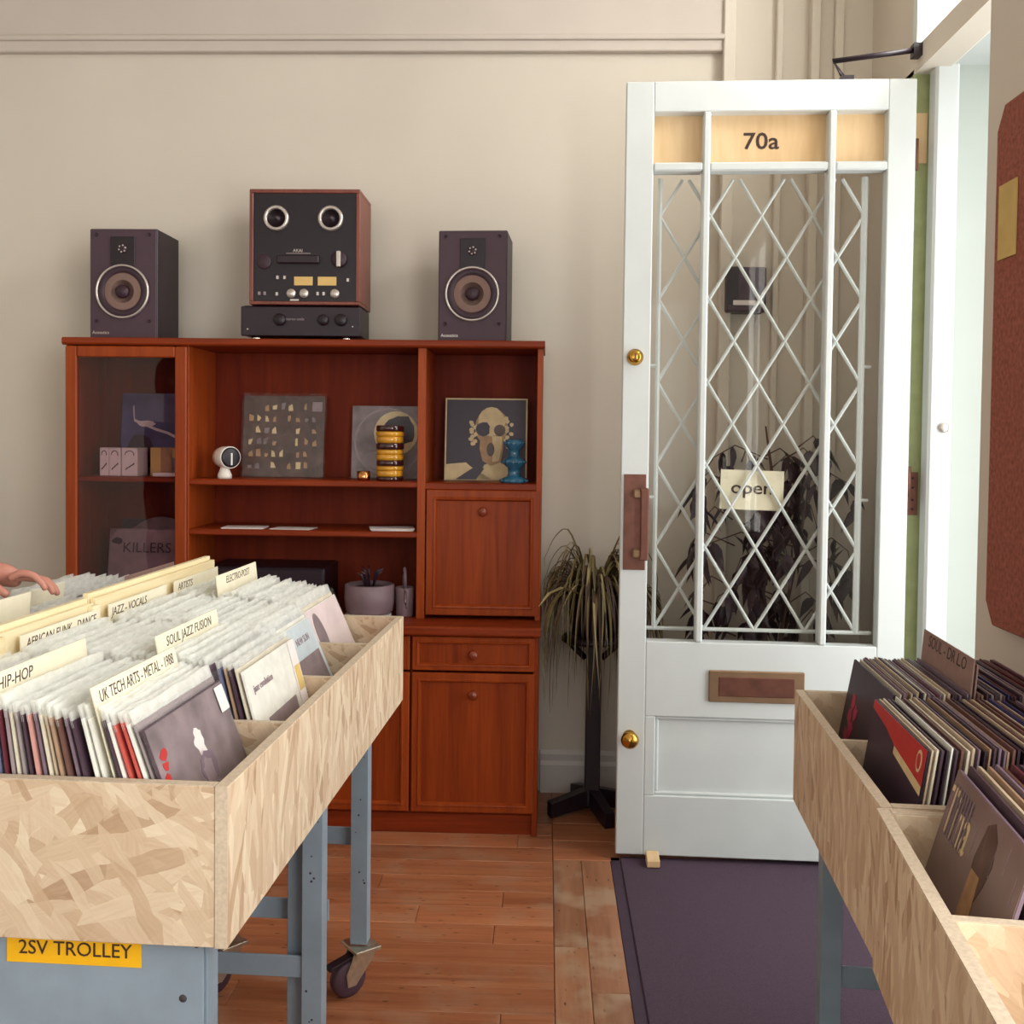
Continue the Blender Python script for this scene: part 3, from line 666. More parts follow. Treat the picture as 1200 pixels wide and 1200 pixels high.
MB().lathe([(.150, 0), (.150, .003), (.148, .004), (.052, .004), (.0, .004)], (0, 0, .178), 'y', 48).obj('disc', M['greyphoto'], a, 0, None, (-.10, 0, 0))
for o in a.children: o.location = (0, -.03, 0.0)
MB().lathe([(.05, .0045), (.05, .0052), (0, .0052)], (0, -.03, .178), 'y', 32).obj('disc_label', M['greyprint'], a, 0, None, (-.10, 0, 0))

def small_box(name, label, x0, x1, y0, y1, z0, z1, m_, cat, group=None, prints=()):
    t = thing(name, label, cat, (0, 0, 0), 0, group)
    MB().box(x0, x1, y0, y1, z0, z1).obj('body', m_, t, .002)
    for k, (u0, u1, v0, v1, mm) in enumerate(prints):
        MB().box(x0 + u0 * (x1 - x0), x0 + u1 * (x1 - x0), y0 - .0008, y0 + .001, z0 + v0 * (z1 - z0), z0 + v1 * (z1 - z0)).obj('print', mm, t)
    return t
for k, (x0, x1) in enumerate(((-1.655, -1.622), (-1.620, -1.577), (-1.573, -1.513))):
    t = small_box('cassette_box', ('white printed box, left of the three on the glass cabinet shelf', 'white printed box, middle of the three on the glass cabinet shelf', 'white printed box, widest and right of the three behind glass')[k], x0, x1, 3.74, 3.84, 1.2385, 1.343, M['whiteprint'], 'box', 'three white printed boxes behind glass')
    for j in range(3):
        MB().tube([(x0 + (x1 - x0) * (.25 + .2 * j), 3.7395, 1.262 + .008 * j), (x0 + (x1 - x0) * (.4 + .2 * j), 3.7395, 1.270 + .008 * j)], .0022, 4).obj('print', M['ink'], t)
    MB().tube([((x0 + x1) / 2 + (x1 - x0) * .28 * math.cos(aa), 3.7395, 1.318 + .014 * math.sin(aa)) for aa in (-.3, .4, 1.1, 1.8, 2.5, 3.2)], .002, 4).obj('print', M['greyphoto'], t)
small_box('postcard_pack', 'yellow picture pack leaning on the glass cabinet shelf', -1.485, -1.350, 3.79, 3.815, 1.2385, 1.345, M['paper_y'], 'pack', None, ((.3, .62, .05, 1, M['tanprint']), (.6, .96, .1, .65, M['greyphoto'])))
small_box('paper_box', 'flat white box lying in front of the yellow pack', -1.455, -1.355, 3.735, 3.78, 1.2385, 1.2525, M['whiteprint'], 'box')

wc = thing('security_camera', 'small white spotlight-style camera on a round base, middle shelf', 'camera', (-1.185, 3.735, 1.2345))
MB().lathe([(.026, 0), (.026, .012), (.019, .03), (.015, .042), (0, .044)], (0, 0, 0), 'z', 24).obj('base', M['whiteplastic'], wc)
hd = MB().lathe([(.026, -.05), (.036, -.045), (.040, -.02), (.041, .03), (.039, .034), (.037, .033)], (0, 0, 0), 'y', 28).obj('head', M['whiteplastic'], wc, 0, (.004, .01, .078), (.0, 0, .75))
MB().lathe([(.037, .030), (.037, .0345), (.03, .037), (0, .038)], (0, 0, 0), 'y', 28).obj('lens', M['blackdk'], hd)
MB().box(-.002, .004, -.040, -.037, -.028, .016).obj('status_light', M['whiteprint'], hd)
ag = thing('amber_glass_stack', 'tall stack of ribbed amber and dark glasses on the middle shelf', 'glassware', (-.573, 3.735, 1.2345))
zz = 0
for k, (h, mm, r) in enumerate(((.016, 'ambdk', .050), (.022, 'amber', .049), (.016, 'amber', .051), (.021, 'ambdk', .050), (.021, 'amber', .051), (.018, 'amber', .049), (.024, 'ambdk', .051), (.024, 'amber', .049), (.018, 'amber', .051), (.022, 'ambdk', .051))):
    MB().lathe([(r - .004, 0), (r, .003), (r, h - .003), (r - .004, h)], (0, 0, zz), 'z', 32).obj('glass', M[mm], ag); zz += h
gc = thing('tealight_cup', 'small gold cup beside the amber glass stack', 'candle holder', (-.668, 3.725, 1.2345))
MB().lathe([(.022, 0), (.024, .010), (.025, .034), (.022, .034), (.021, .012), (0, .010)], n=24).obj('cup', M['gold'], gc); MB().lathe([(.020, .012), (.020, .018), (0, .018)], n=20).obj('wax', M['paper'], gc)
bg_ = thing('blue_candle_holder', 'blue moulded glass candle holder in front of the portrait record', 'candle holder', (-.118, 3.735, 1.2325))
MB().lathe([(.046, 0), (.050, .006), (.046, .016), (.026, .024), (.022, .034), (.024, .055), (.038, .066), (.041, .076), (.036, .088), (.024, .094), (.020, .105), (.022, .124), (.032, .132), (.035, .142), (.033, .156), (.028, .158), (.02, .152), (0, .15)], n=28).obj('body', M['blueglass'], bg_)
rb = MB()
for k in range(14):
    a_ = 2 * PI * k / 14
    for (r, z) in ((.040, .076), (.048, .008), (.034, .145)): rb.lathe([(.004, -.005), (.005, 0), (.004, .005), (0, .006)], (r * math.cos(a_), r * math.sin(a_), z), 'z', 6)
rb.obj('beading', M['blueglass'], bg_)
# papers on the second shelf
def sheets(label, x, y, n, rz):
    t = thing('paper_sheets', label, 'papers', (x, y, 1.0525), rz)
    for k in range(n): MB().box(-.075 - .004 * k, .075, -.05, .05 + .003 * k, k * .0022, k * .0022 + .0018).obj('sheet', M['paper'], t, 0, None, (0, 0, .05 * k))
sheets('two white paper sheets at the left of the second shelf', -1.11, 3.745, 2, .04); sheets('white paper slip in the middle of the second shelf', -.93, 3.745, 1, -.08); sheets('thicker pile of white papers at the right of the second shelf', -.56, 3.745, 4, .06)
# receiver, planter, watering can on the worktop
rc = thing('stereo_receiver', 'dark stereo receiver behind the record crate on the sideboard', 'hi-fi', (-1.03, 3.72, .738))
MB().box(-.22, .22, .0, .25, .012, .172).obj('case', M['blackdk'], rc, .004); MB().box(-.215, .215, -.006, 0, .02, .165).obj('front_panel', M['black'], rc, .002)
for x in (-.08, .04): MB().box(x, x + .09, -.009, -.005, .105, .117).obj('display_strip', M['greyprint'], rc)
for x in (-.17, .17): MB().lathe([(.016, 0), (.016, .012)], (x, .04, 0), 'z', 12).obj('foot', M['blackdk'], rc); MB().lathe([(.02, 0), (.018, .014), (0, .014)], (x, -.006, .06), 'y', 16).obj('dial', M['greyprint'], rc)
bk = tag(MB().box(-.09, .075, -.06, .075, 0, .010).obj('white_booklet', M['paper'], None, .0015, (-.635, 3.66, .7385), (0, 0, .03)), 'white booklet lying under the grey planter', 'booklet')
pt = thing('grey_planter', 'round grey planter bowl with small plant on the sideboard', 'plant pot', (-.642, 3.72, .749))
MB().lathe([(.072, 0), (.086, .010), (.092, .055), (.090, .105), (.082, .108), (.080, .095), (0, .092)], n=36).obj('bowl', M['pot'], pt)
MB().lathe([(.078, .088), (.05, .098), (0, .100)], n=20).obj('soil', M['soil'], pt)
for k in range(9):
    a_ = k * 2.4; l_ = R.uniform(.03, .07)
    MB().tube([(.015 * math.cos(a_), .015 * math.sin(a_), .096), (.03 * math.cos(a_), .03 * math.sin(a_), .10 + l_ * .8), (.05 * math.cos(a_), .05 * math.sin(a_), .10 + l_)], [.004, .006, .001], 6).obj('leaf', M['leafdk'], pt)
wcn = thing('watering_can', 'small grey watering can beside the round planter', 'watering can', (-.514, 3.73, .738), -1.25); wcn.scale = (.75, .75, 1)
MB().lathe([(.038, 0), (.042, .004), (.046, .105), (.043, .108), (.040, .100), (0, .09)], n=28).obj('body', M['pot'], wcn)
MB().tube([(-.02, 0, .10), (-.025, 0, .15), (-.008, 0, .172), (.012, 0, .155), (.018, 0, .10)], .008, 8).obj('handle', M['pot'], wcn)
MB().tube([(.035, 0, .03), (.055, -.005, .06), (.066, -.01, .10), (.074, -.012, .108)], [.009, .007, .006, .008], 8).obj('spout', M['pot'], wcn)

# ------------------------------------------------------------------ plants by the wall
def strip(pts, wd, par, m_, name='leaf', fold=.25):
    pts = [Vector(p) for p in pts]; vs = []; n = len(pts)
    for i, p in enumerate(pts):
        t = (pts[min(i + 1, n - 1)] - pts[max(i - 1, 0)]).normalized()
        s_ = t.cross(Vector((0, 0, 1))); s_ = s_.normalized() if s_.length > .05 else Vector((1, 0, 0))
        u_ = s_.cross(t); f = math.sin(PI * min(1, .12 + .88 * (1 - i / (n - 1)))) ** .5 if i < n - 1 else .05
        f = max(.05, min(1, 1.25 * (1 - i / (n - 1)) ** .6)) * (.6 if i == 0 else 1)
        vs += [p - s_ * wd * f / 2 + u_ * wd * fold * f, p, p + s_ * wd * f / 2 + u_ * wd * fold * f]
    fs = []
    for i in range(n - 1):
        for k in (0, 1): fs.append((i * 3 + k, i * 3 + k + 1, i * 3 + 4 + k, i * 3 + 3 + k))
    b = MB(); b.add(vs, fs, True)
    me = D.meshes.new(name); me.from_pydata(b.v, [], b.f); me.materials.append(m_)
    for p in me.polygons: p.use_smooth = True
    return link(name, me, par)
st = thing('plant_stand', 'dark wooden plant stand with crossed feet beside the sideboard', 'plant stand', (.185, 3.80, 0))
MB().box(-.028, .028, -.028, .028, .03, .64).obj('post', M['blackdk'], st, .003)
for k in range(4):
    a_ = -PI / 2 + .35 + k * PI / 2
    e = Vector((math.cos(a_), math.sin(a_), 0)); f_ = Vector((-e.y, e.x, 0)) * .02
    vs = []
    for (d_, z0, z1) in ((.0, .03, .10), (.17, 0, .055)):
        for s_ in (-1, 1):
            for z_ in (z0, z1): p = e * d_ + f_ * s_; vs.append((p.x, p.y, z_))
    MB().add(vs, [(0, 1, 3, 2), (4, 6, 7, 5), (0, 4, 5, 1), (2, 3, 7, 6), (0, 2, 6, 4), (1, 5, 7, 3)]).obj('foot', M['blackdk'], st, .002)
MB().lathe([(.10, 0), (.12, .006), (.12, .022), (.0, .022)], (0, 0, .64), 'z', 28).obj('top_disc', M['blackdk'], st)
for k in (0, 1): MB().tube([((-.10, .10)[k], 0, .645), ((-.03, .03)[k], 0, .58)], .012, 8).obj('arm', M['blackdk'], st)
sp = thing('spider_plant', 'spider plant with long drooping striped leaves on the dark stand', 'plant', (.185, 3.80, .6625))
MB().lathe([(.07, 0), (.085, .01), (.105, .15), (.110, .155), (.110, .165), (.100, .165), (.095, .14), (0, .135)], n=28).obj('pot', M['blackdk'], sp)
MB().lathe([(.094, .13), (.05, .145), (0, .148)], n=18).obj('soil', M['soil'], sp)
q = random.Random(11)
def plant_leaf(a_, reach, rise, drop, m_, wd):
    pts = []
    bow = q.uniform(-.03, .03); e = Vector((math.cos(a_), math.sin(a_) * .80, 0)); f_ = Vector((-e.y, e.x, 0))
    for k in range(15):
        t = (k / 14) ** 1.25
        r_ = .02 + reach * (1 - (1 - t) ** 1.9)
        z_ = .145 + rise * math.sin(min(1, t * 2.4) * PI / 2) - (rise + drop) * max(0, t - .22) ** 1.7 / .78 ** 1.7
        p = e * r_ + f_ * bow * math.sin(t * 3)
        p.y = min(p.y, .195); 
        p.x = min(p.x, .24)
        if p.x < -.178: p.x = -.178 + .01 * math.sin(9 * t + a_)
        pts.append((p.x, p.y, z_))
    strip(pts, wd, sp, m_)
for k in range(270):
    a_ = q.uniform(0, 2 * PI) if k % 4 else q.uniform(-.9, .7); ms = q.choice(('leafvar', 'leafvar', 'leafdull', 'leafdull', 'leafpale'))
    re_ = q.uniform(.13, .31)
    plant_leaf(a_, re_, .04 + (.31 - re_) / .18 * q.uniform(.05, .22), q.uniform(.08, .42), M[ms], q.uniform(.007, .013))
for (a_, re, ri, dp) in ((2.6, .20, .26, -.10), (2.9, .17, .20, -.02), (3.3, .18, .15, .03), (.4, .25, .22, .02), (.7, .22, .26, .05), (4.2, .18, .18, .10)):
    plant_leaf(a_, re, ri, dp, M['leafvar'], .013)
strip([(-.06, -.1, .17), (-.12, -.17, .20), (-.17, -.24, .19), (-.205, -.29, .155)], .024, sp, M['leafpale'])

fg = thing('weeping_fig', 'dark leafy weeping fig standing behind the door glass', 'plant', (.80, 3.78, 0))
MB().lathe([(.11, 0), (.12, .01), (.145, .26), (.15, .27), (.14, .27), (.13, .24), (0, .23)], n=28).obj('pot', M['blackdk'], fg)
MB().lathe([(.13, .235), (.06, .25), (0, .252)], n=18).obj('soil', M['soil'], fg)
lme = MB()
lv = [(0, 0, 0), (.012, .010, -.001), (.0155, .028, -.004), (.010, .052, -.012), (0, .082, -.026), (-.010, .052, -.012), (-.0155, .028, -.004), (-.012, .010, -.001), (0, .028, .002), (0, .052, -.006)]
leafm = D.meshes.new('leaf'); leafm.from_pydata(lv, [], [(0, 1, 2, 8), (8, 2, 3, 9), (9, 3, 4), (9, 4, 5), (8, 9, 5, 6), (0, 8, 6, 7)]); leafm.materials.append(M['leafdk'])
for p in leafm.polygons: p.use_smooth = True
q = random.Random(21)
nleaf = 0
tr = [(0, 0, .25), (.02, .0, .6), (-.02, .01, .95), (.03, 0, 1.25), (.0, 0, 1.45)]
MB().tube(tr, [.013, .011, .009, .007, .003], 7).obj('trunk', M['stem'], fg)
MB().tube([(.03, .02, .25), (.08, .03, .7), (.14, .02, 1.05), (.17, .0, 1.3)], [.009, .008, .006, .003], 7).obj('trunk', M['stem'], fg)
brs = []
for k in range(48):
    t = q.uniform(.15, 1.0); base = Vector((q.uniform(-.12, .16), 0, .55 + .82 * t)); a_ = q.uniform(0, 2 * PI)
    L_ = q.uniform(.13, .34) * (1.15 - .45 * abs(t - .55))
    e = Vector((math.cos(a_), math.sin(a_) * .52, 0))
    pts = [base, base + e * L_ * .5 + Vector((0, 0, .05)), base + e * L_ * .85 + Vector((0, 0, -.0)), base + e * L_ + Vector((0, 0, -.09))]
    for p in pts: p.y = max(-.27, min(.17, p.y)); p.x = max(-.24, min(.34, p.x))
    MB().tube(pts, [.003, .0025, .002, .001], 5).obj('branch', M['stem'], fg)
    for j in range(6):
        if nleaf >= 288: break
        s_ = q.uniform(.35, 1); i = min(2, int(s_ * 3)); f_ = s_ * 3 - i; p = pts[i].lerp(pts[i + 1], f_)
        o = link('leaf', leafm, fg, p, (q.uniform(-1.5, -.5), q.uniform(-.5, .5), q.uniform(0, 2 * PI))); o.scale = [q.uniform(1.0, 1.5)] * 3; nleaf += 1

# ------------------------------------------------------------------ record crates and trolleys
RZ = .910                                # rim height of the left crate
TX, TY, TA = -.436, 1.411, -.0396
L_ = 1.347; HW = .535; W_ = 2 * HW; BT = .018
cr = thing('record_crate', 'large strand board record crate on the blue trolley, left foreground', 'record crate', (TX, TY, 0), TA)
def crate_panel(par, name, m_, x0, x1, y0, y1, z0, z1, edge=True):
    o = MB().box(x0, x1, y0, y1, z0, z1 - .0015).obj(name, m_, par, .001)
    if edge: MB().box(x0 + .0005, x1 - .0005, y0 + .0005, y1 - .0005, z1 - .0015, z1).obj('cut_edge', M['osb_edge'], o)
    return o
ZB = RZ - .229
YF = -.016                               # outer face of the front board
fp = crate_panel(cr, 'front_panel', M['osb_x'], -W_, -.0185, YF, YF + BT, ZB, RZ)
sd = crate_panel(cr, 'side_panel', M['osb_y'], -BT, 0, YF, L_, ZB, RZ)
MB().box(-.0178, -.0002, YF - .0012, YF, ZB, RZ).obj('end_grain', M['osb_edge'], sd)
crate_panel(cr, 'side_panel', M['osb_y'], -W_ - BT, -W_, YF, L_, ZB, RZ)
crate_panel(cr, 'back_panel', M['osb_x'], -W_, -BT, L_ - BT, L_, ZB, RZ)
MB().box(-W_, -BT, YF + BT, L_ - BT, ZB, ZB + .012).obj('bottom_board', M['osb_f'], cr)
DIV = (.314, .648, .984)
for y in DIV: crate_panel(cr, 'bin_divider', M['osb_x'], -W_, -BT, y, y + .012, ZB + .012, RZ - .004)
# middle partition: two boards back to back in two lengths
for (y0, y1, dz) in ((.02, .640, -.004), (.645, L_ - .02, .004)):
    box('partition_board', M['ply'], cr, -HW - .010, -HW + .003, y0, y1, RZ - .03, RZ + .152 + dz, .001)
    box('partition_board', M['ply'], cr, -HW + .004, -HW + .016, y0 + .004, y1, RZ - .03, RZ + .142 + dz, .001)
for y in (.615, .27): box('partition_batten', M['ply'], cr, -HW + .016, -HW + .028, y, y + .03, RZ, RZ + .135, .001)

# records: colours seen along the spines
PAL = {'red': S(196, 84, 76), 'tan': S(168, 136, 112), 'grey': S(152, 138, 140), 'cream': S(212, 202, 182), 'white': S(226, 224, 216), 'charcoal': S(74, 54, 66), 'mauve': S(124, 104, 118), 'slate blue': S(106, 108, 138),
       'brown': S(108, 74, 66), 'black': S(46, 26, 40), 'navy': S(52, 52, 104), 'pink': S(204, 148, 140), 'beige': S(190, 170, 146), 'maroon': S(96, 40, 50)}
SM = {k: mat(k.replace(' ', '_') + '_sleeve', v, .5, var=.10, scale=26, bump=.05) for k, v in PAL.items()}
MC = {}
LP = .301
def sleeve(colr, th):
    k = (colr, round(th, 4))
    if k not in MC: MC[k] = sleeve_mesh('record', SM[colr], th, LP, LP, .0002)
    return MC[k]
def flap_mesh(seed):
    # open top of the clear outer sleeve: two crinkled leaves standing above the card
    q = random.Random(seed); b = MB(); n = 7; hh = q.uniform(.010, .024)
    for s_ in (0, 1):
        vs = []; fs = []
        for i in range(n + 1):
            yy = -LP / 2 - .001 + (LP + .002) * i / n
            for j in range(3):
                z_ = LP - .010 + (hh + .010) * j / 2 + (q.uniform(-.003, .003) if j == 2 else 0)
                vs.append(((.0003 if s_ == 0 else .0027) + q.uniform(-.0003, .0003) * j, yy, z_))
        for i in range(n):
            for j in (0, 1): fs.append((i * 3 + j, i * 3 + 3 + j, i * 3 + 4 + j, i * 3 + 1 + j))
        b.add(vs, fs, True)
    me = D.meshes.new('plastic_cover'); me.from_pydata(b.v, [], b.f); me.materials.append(M['flap'])
    for p in me.polygons: p.use_smooth = True
    return me
FLAPS = [flap_mesh(s) for s in range(12)]
ONES = 'first second third fourth fifth sixth seventh eighth ninth tenth eleventh twelfth thirteenth fourteenth fifteenth sixteenth seventeenth eighteenth nineteenth'.split()
def nth(n):
    if n < 20: return ONES[n - 1]
    t = {2: 'twent', 3: 'thirt', 4: 'fort', 5: 'fift'}[n // 10]
    return t + 'ieth' if n % 10 == 0 else t + 'y-' + ONES[n % 10 - 1]
def place(rootmat, o, x, y, z, lean, twist=0, face=1):
    # lean > 0 tips the top away from the faced side
    mt = rootmat @ Matrix.Translation((x, y, z)) @ Matrix.Rotation(twist, 4, 'Z') @ Matrix.Rotation(-lean, 4, 'Y')
    if lean < 0: mt = rootmat @ Matrix.Translation((x, y, z)) @ Matrix.Rotation(twist, 4, 'Z') @ Matrix.Translation((.005, 0, 0)) @ Matrix.Rotation(-lean, 4, 'Y') @ Matrix.Translation((-.005, 0, 0))
    o.matrix_world = mt
def rmat(x, y, a): return Matrix.Translation((x, y, 0)) @ Matrix.Rotation(a, 4, 'Z')
RL = rmat(TX, TY, TA)
def front_cover(o, th):
    MB().box(-.0004, th + .0022, -LP / 2 - .002, LP / 2 + .002, .0, LP + .018).obj('plastic_cover', M['sleeveclear'], o)

NEARCOL = 'charcoal grey white red red white charcoal cream white white charcoal mauve brown tan beige cream mauve pink charcoal grey cream grey maroon slate_blue slate_blue mauve mauve charcoal grey tan charcoal grey mauve grey tan tan red red tan grey'.split()
CARDS = []          # genre cards take their place in the row while it is packed
def pack(rm, zf, ybin, top0, bx1, lean0, lean1, n, where, grp, seed, face=1, cols=None, flaps=True, thr=(.0032, .0046), yj=.004, end='right', cards=()):
    # row of records from the upright end (sleeve tops start at top0) to the one whose cover shows (foot at bx1);
    # neighbours never cut through each other: their tops keep the spacing, their feet follow from the lean
    q = random.Random(seed); out = []
    ths = [round(q.uniform(*thr) * 2000) / 2000 for _ in range(n)]
    gaps = [q.uniform(.5, 1.0) * (2.5 if q.random() < .08 else 1) for _ in range(n)]
    top1 = bx1 * face - LP * math.sin(lean1); room = (top1 - top0 * face) - sum(ths[1:]) * 1.03
    if room < 0: print('row too tight', where, room)
    gs = room / sum(gaps[1:]); top = top0 * face; cardset = dict(cards); made = []
    for i in range(n):
        lean = lean0 + (lean1 - lean0) * (i / (n - 1)) ** 1.5
        if i: top += ths[i] * 1.03 + gaps[i] * gs
        x = (top + LP * math.sin(lean)) * face
        c = (cols[(n - 1 - i) % len(cols)].replace('_', ' ') if cols else q.choice(list(PAL)))
        if i in cardset: cardset[i](x, lean); continue
        o = link('record', sleeve(c, ths[i] if face == 1 else ths[i]))
        if face == -1: x -= ths[i]
        place(rm, o, x, ybin + q.uniform(-yj, yj), zf + .0006 + (q.uniform(0, .006) if i < n - 1 else 0), lean * face, q.uniform(-.001, .001), face)
        if flaps and i < n - 1: link('plastic_cover', FLAPS[q.randrange(12)], o)
        made.append((o, ths[i], c))
    for k, (o, th, c) in enumerate(reversed(made)):
        tag(o, f'{c} record, {nth(k + 1)} from the {end}, {where}', 'record', grp); out.append((o, th))
    return out
ZF = ZB + .013
MIX = 'white grey cream mauve beige charcoal tan white grey brown white slate_blue cream grey maroon white'.split()
Q = random.Random(5)
def mixcols(n, pool=MIX): return [Q.choice(pool) for _ in range(n)]
YB = [(YF + BT + DIV[0]) / 2, (DIV[0] + .012 + DIV[1]) / 2, (DIV[1] + .012 + DIV[2]) / 2, (DIV[2] + .012 + L_ - BT) / 2]
bins = []

def card(label, txt, x, y, lean, h=.352, w_=.294, m_='card', size=.025, rm=RL, zf=ZF, face=1, fit=.262, group='genre divider cards', ty=0):
    o = MB().box(0, .0030, -w_ / 2, w_ / 2, 0, h).obj('divider_card', M[m_], None, .0006)
    place(rm, o, x - (.003 if face == -1 else 0), y, zf + .001, lean * face)
    tag(o, label, 'divider card', group)
    if txt:
        me = text_mesh(txt, size, M['ink'], .0002, .2)
        wd = max(v.co.x for v in me.vertices) - min(v.co.x for v in me.vertices); s_ = min(1.0, fit / wd)
        r_ = Vector((0, face, 0)); u_ = Vector((0, 0, 1))
        mt = Matrix((r_ * s_, u_, r_.cross(u_))).transposed().to_4x4(); mt.translation = ((.0032 if face == 1 else -.0002), ty, h - .018)
        me.transform(mt); link('lettering', me, o)
    return o
def C(label, txt, b, **k): return lambda x, lean: card(label, txt, x, YB[b], lean, **k)
bins.append(pack(RL, ZF, YB[0], -.505, -.030, .03, .36, 40, "left crate's nearest bin", 'records in the nearest bin of the left crate', 31, cols=NEARCOL, yj=.002, cards=(
    (32, C('cream divider card lettered UK TECH ARTS in the nearest bin', 'UK TECH ARTS - METAL - 1988', 0)), (15, C('cream divider card lettered HIP-HOP in the nearest bin', 'HIP-HOP', 0, ty=-.075)))))
bins.append(pack(RL, ZF, YB[1], -.505, -.025, .03, .27, 38, "left crate's second bin", 'records in the second bin of the left crate', 32, cols=['white', 'cream', 'charcoal', 'tan', 'slate_blue', 'mauve', 'white', 'brown'] + mixcols(40), cards=(
    (23, C('cream divider card lettered SOUL JAZZ FUSION in the second bin', 'SOUL JAZZ FUSION', 1)), (0, C('cream divider card lettered AFRICAN FUNK against the middle partition', 'AFRICAN FUNK - DANCE', 1, h=.343)))))
bins.append(pack(RL, ZF, YB[2], -.505, -.042, .03, .42, 35, "left crate's third bin", 'records in the third bin of the left crate', 33, cols=['white'] + mixcols(40), cards=(
    (0, C('cream divider card lettered JAZZ VOCALS against the middle partition', 'JAZZ - VOCALS', 2, ty=-.05, h=.344)),)))
bins.append(pack(RL, ZF, YB[3], -.505, -.065, .03, .42, 37, "left crate's farthest bin", 'records in the farthest bin of the left crate', 34, cols=['white', 'cream', 'white', 'charcoal', 'slate_blue', 'maroon', 'red', 'charcoal'] + mixcols(40), cards=(
    (13, C('cream divider card lettered ELECTRO in the farthest bin', 'ELECTRO-POST', 3, h=.362)), (0, C('cream divider card lettered ARTISTS against the middle partition', 'ARTISTS', 3, ty=-.08, h=.345)))))
W3 = dict(face=-1)
BEY = ({6: C('blank cream card at the left edge, beyond the partition', None, 0, face=-1, h=.38)}, {4: C('blank white divider card in front of the hand', None, 1, face=-1, h=.375), 9: C('blank white card standing left of the hand', None, 1, face=-1, h=.40)},
       {7: C('blank white divider card standing beside the hand', None, 2, face=-1, h=.348)}, {2: C('grey card divider beyond the far end of the partition', None, 3, face=-1, h=.355, m_='kraft')})
for b, nm in enumerate(('nearest', 'second', 'third', 'farthest')):
    pack(RL, ZF, YB[b], -.558, -1.03, .03, .30, 15, f"left crate's {nm} bin beyond the partition", f'records beyond the partition, {nm} bin', 41 + b, face=-1, cols=mixcols(20), thr=(.004, .005), end='left', cards=BEY[b].items())

# front covers of the four bins (facing right)
def F(k): return bins[k][0][0], bins[k][0][1] + .0003
o, x = F(0); front_cover(o, x)
o['label'] = "charcoal photo record with white price sticker, front of the left crate's nearest bin"
on_face(o, [(-.149, .002), (.149, .002), (.149, .299), (-.149, .299)], M['greyphoto'], x)
on_face(o, blob(.0, .235, .018, .022, seed=41, j=.35), M['paper'], x + .0007); on_face(o, blob(.005, .195, .030, .026, seed=42), SM['mauve'], x + .001)
on_face(o, blob(.0, .188, .020, .020, seed=43, j=.3), M['greyprint'], x + .0014); on_face(o, blob(.012, .155, .020, .022, seed=44, j=.3), M['greyprint'], x + .001)
on_face(o, blob(.03, .06, .09, .05, seed=45), M['darkprint'], x + .001)
for k in range(9): on_face(o, blob(-.130 + .004 * (k % 3), .11 + k * .018, .011, .008, 8, .45, k + 60), M['redprint'], x + .0008)
on_face(o, [(.110, .252), (.145, .252), (.145, .295), (.110, .295)], M['whiteprint'], x + .0030, 'price_sticker')
o, x = F(1); front_cover(o, x)
o['label'] = "white record with grey photo block, front of the left crate's second bin"
on_face(o, [(-.085, .02), (.085, .02), (.085, .20), (-.085, .20)], M['greyphoto'], x)
text('jazz evolution', .019, M['greyprint'], o, (0, 0, 0), (0, 1, 0), (0, 0, 1)).location = (x + .001, -.07, .262)
on_face(o, [(.108, .0), (.1505, .0), (.1505, .301), (.108, .301)], M['paper'], x + .0006, 'paper_strip')
on_face(o, [(.114, .20), (.146, .20), (.146, .25), (.114, .25)], M['paper_y'], x + .0013)
for k in range(14): on_face(o, [(.114, .02 + k * .009), (.146, .02 + k * .009), (.146, .024 + k * .009), (.114, .024 + k * .009)], M['greyphoto'], x + .0013)
o, x = F(2); front_cover(o, x)
o['label'] = "pale blue record with dark photo, front of the left crate's third bin"
on_face(o, [(-.149, .002), (.149, .002), (.149, .299), (-.149, .299)], mat('pale_blue_print', S(190, 200, 206), .4, var=.12, scale=12), x)
on_face(o, [(-.12, .02), (.13, .02), (.13, .225), (-.12, .225)], M['greyphoto'], x + .0007)
text('NEW SUN', .022, M['greyprint'], o, (0, 0, 0), (0, 1, 0), (0, 0, 1)).location = (x + .001, .05, .262)
o, x = F(3); front_cover(o, x)
o['label'] = "pale pink record with grey oval emblem, front of the left crate's farthest bin"
on_face(o, [(-.149, .002), (.149, .002), (.149, .299), (-.149, .299)], mat('pale_pink_print', S(222, 204, 204), .4, var=.12, scale=8), x)
on_face(o, disc_pts(-.085, .225, .036, .062), M['greyphoto'], x + .0007)
for k in range(4): on_face(o, blob(-.01 + k * .045, .17 - k * .012, .025, .016, 12, .3, k + 80), M['pink'] if 'pink' in M else SM['pink'], x + .0007)

# genre cards and boards standing among the records

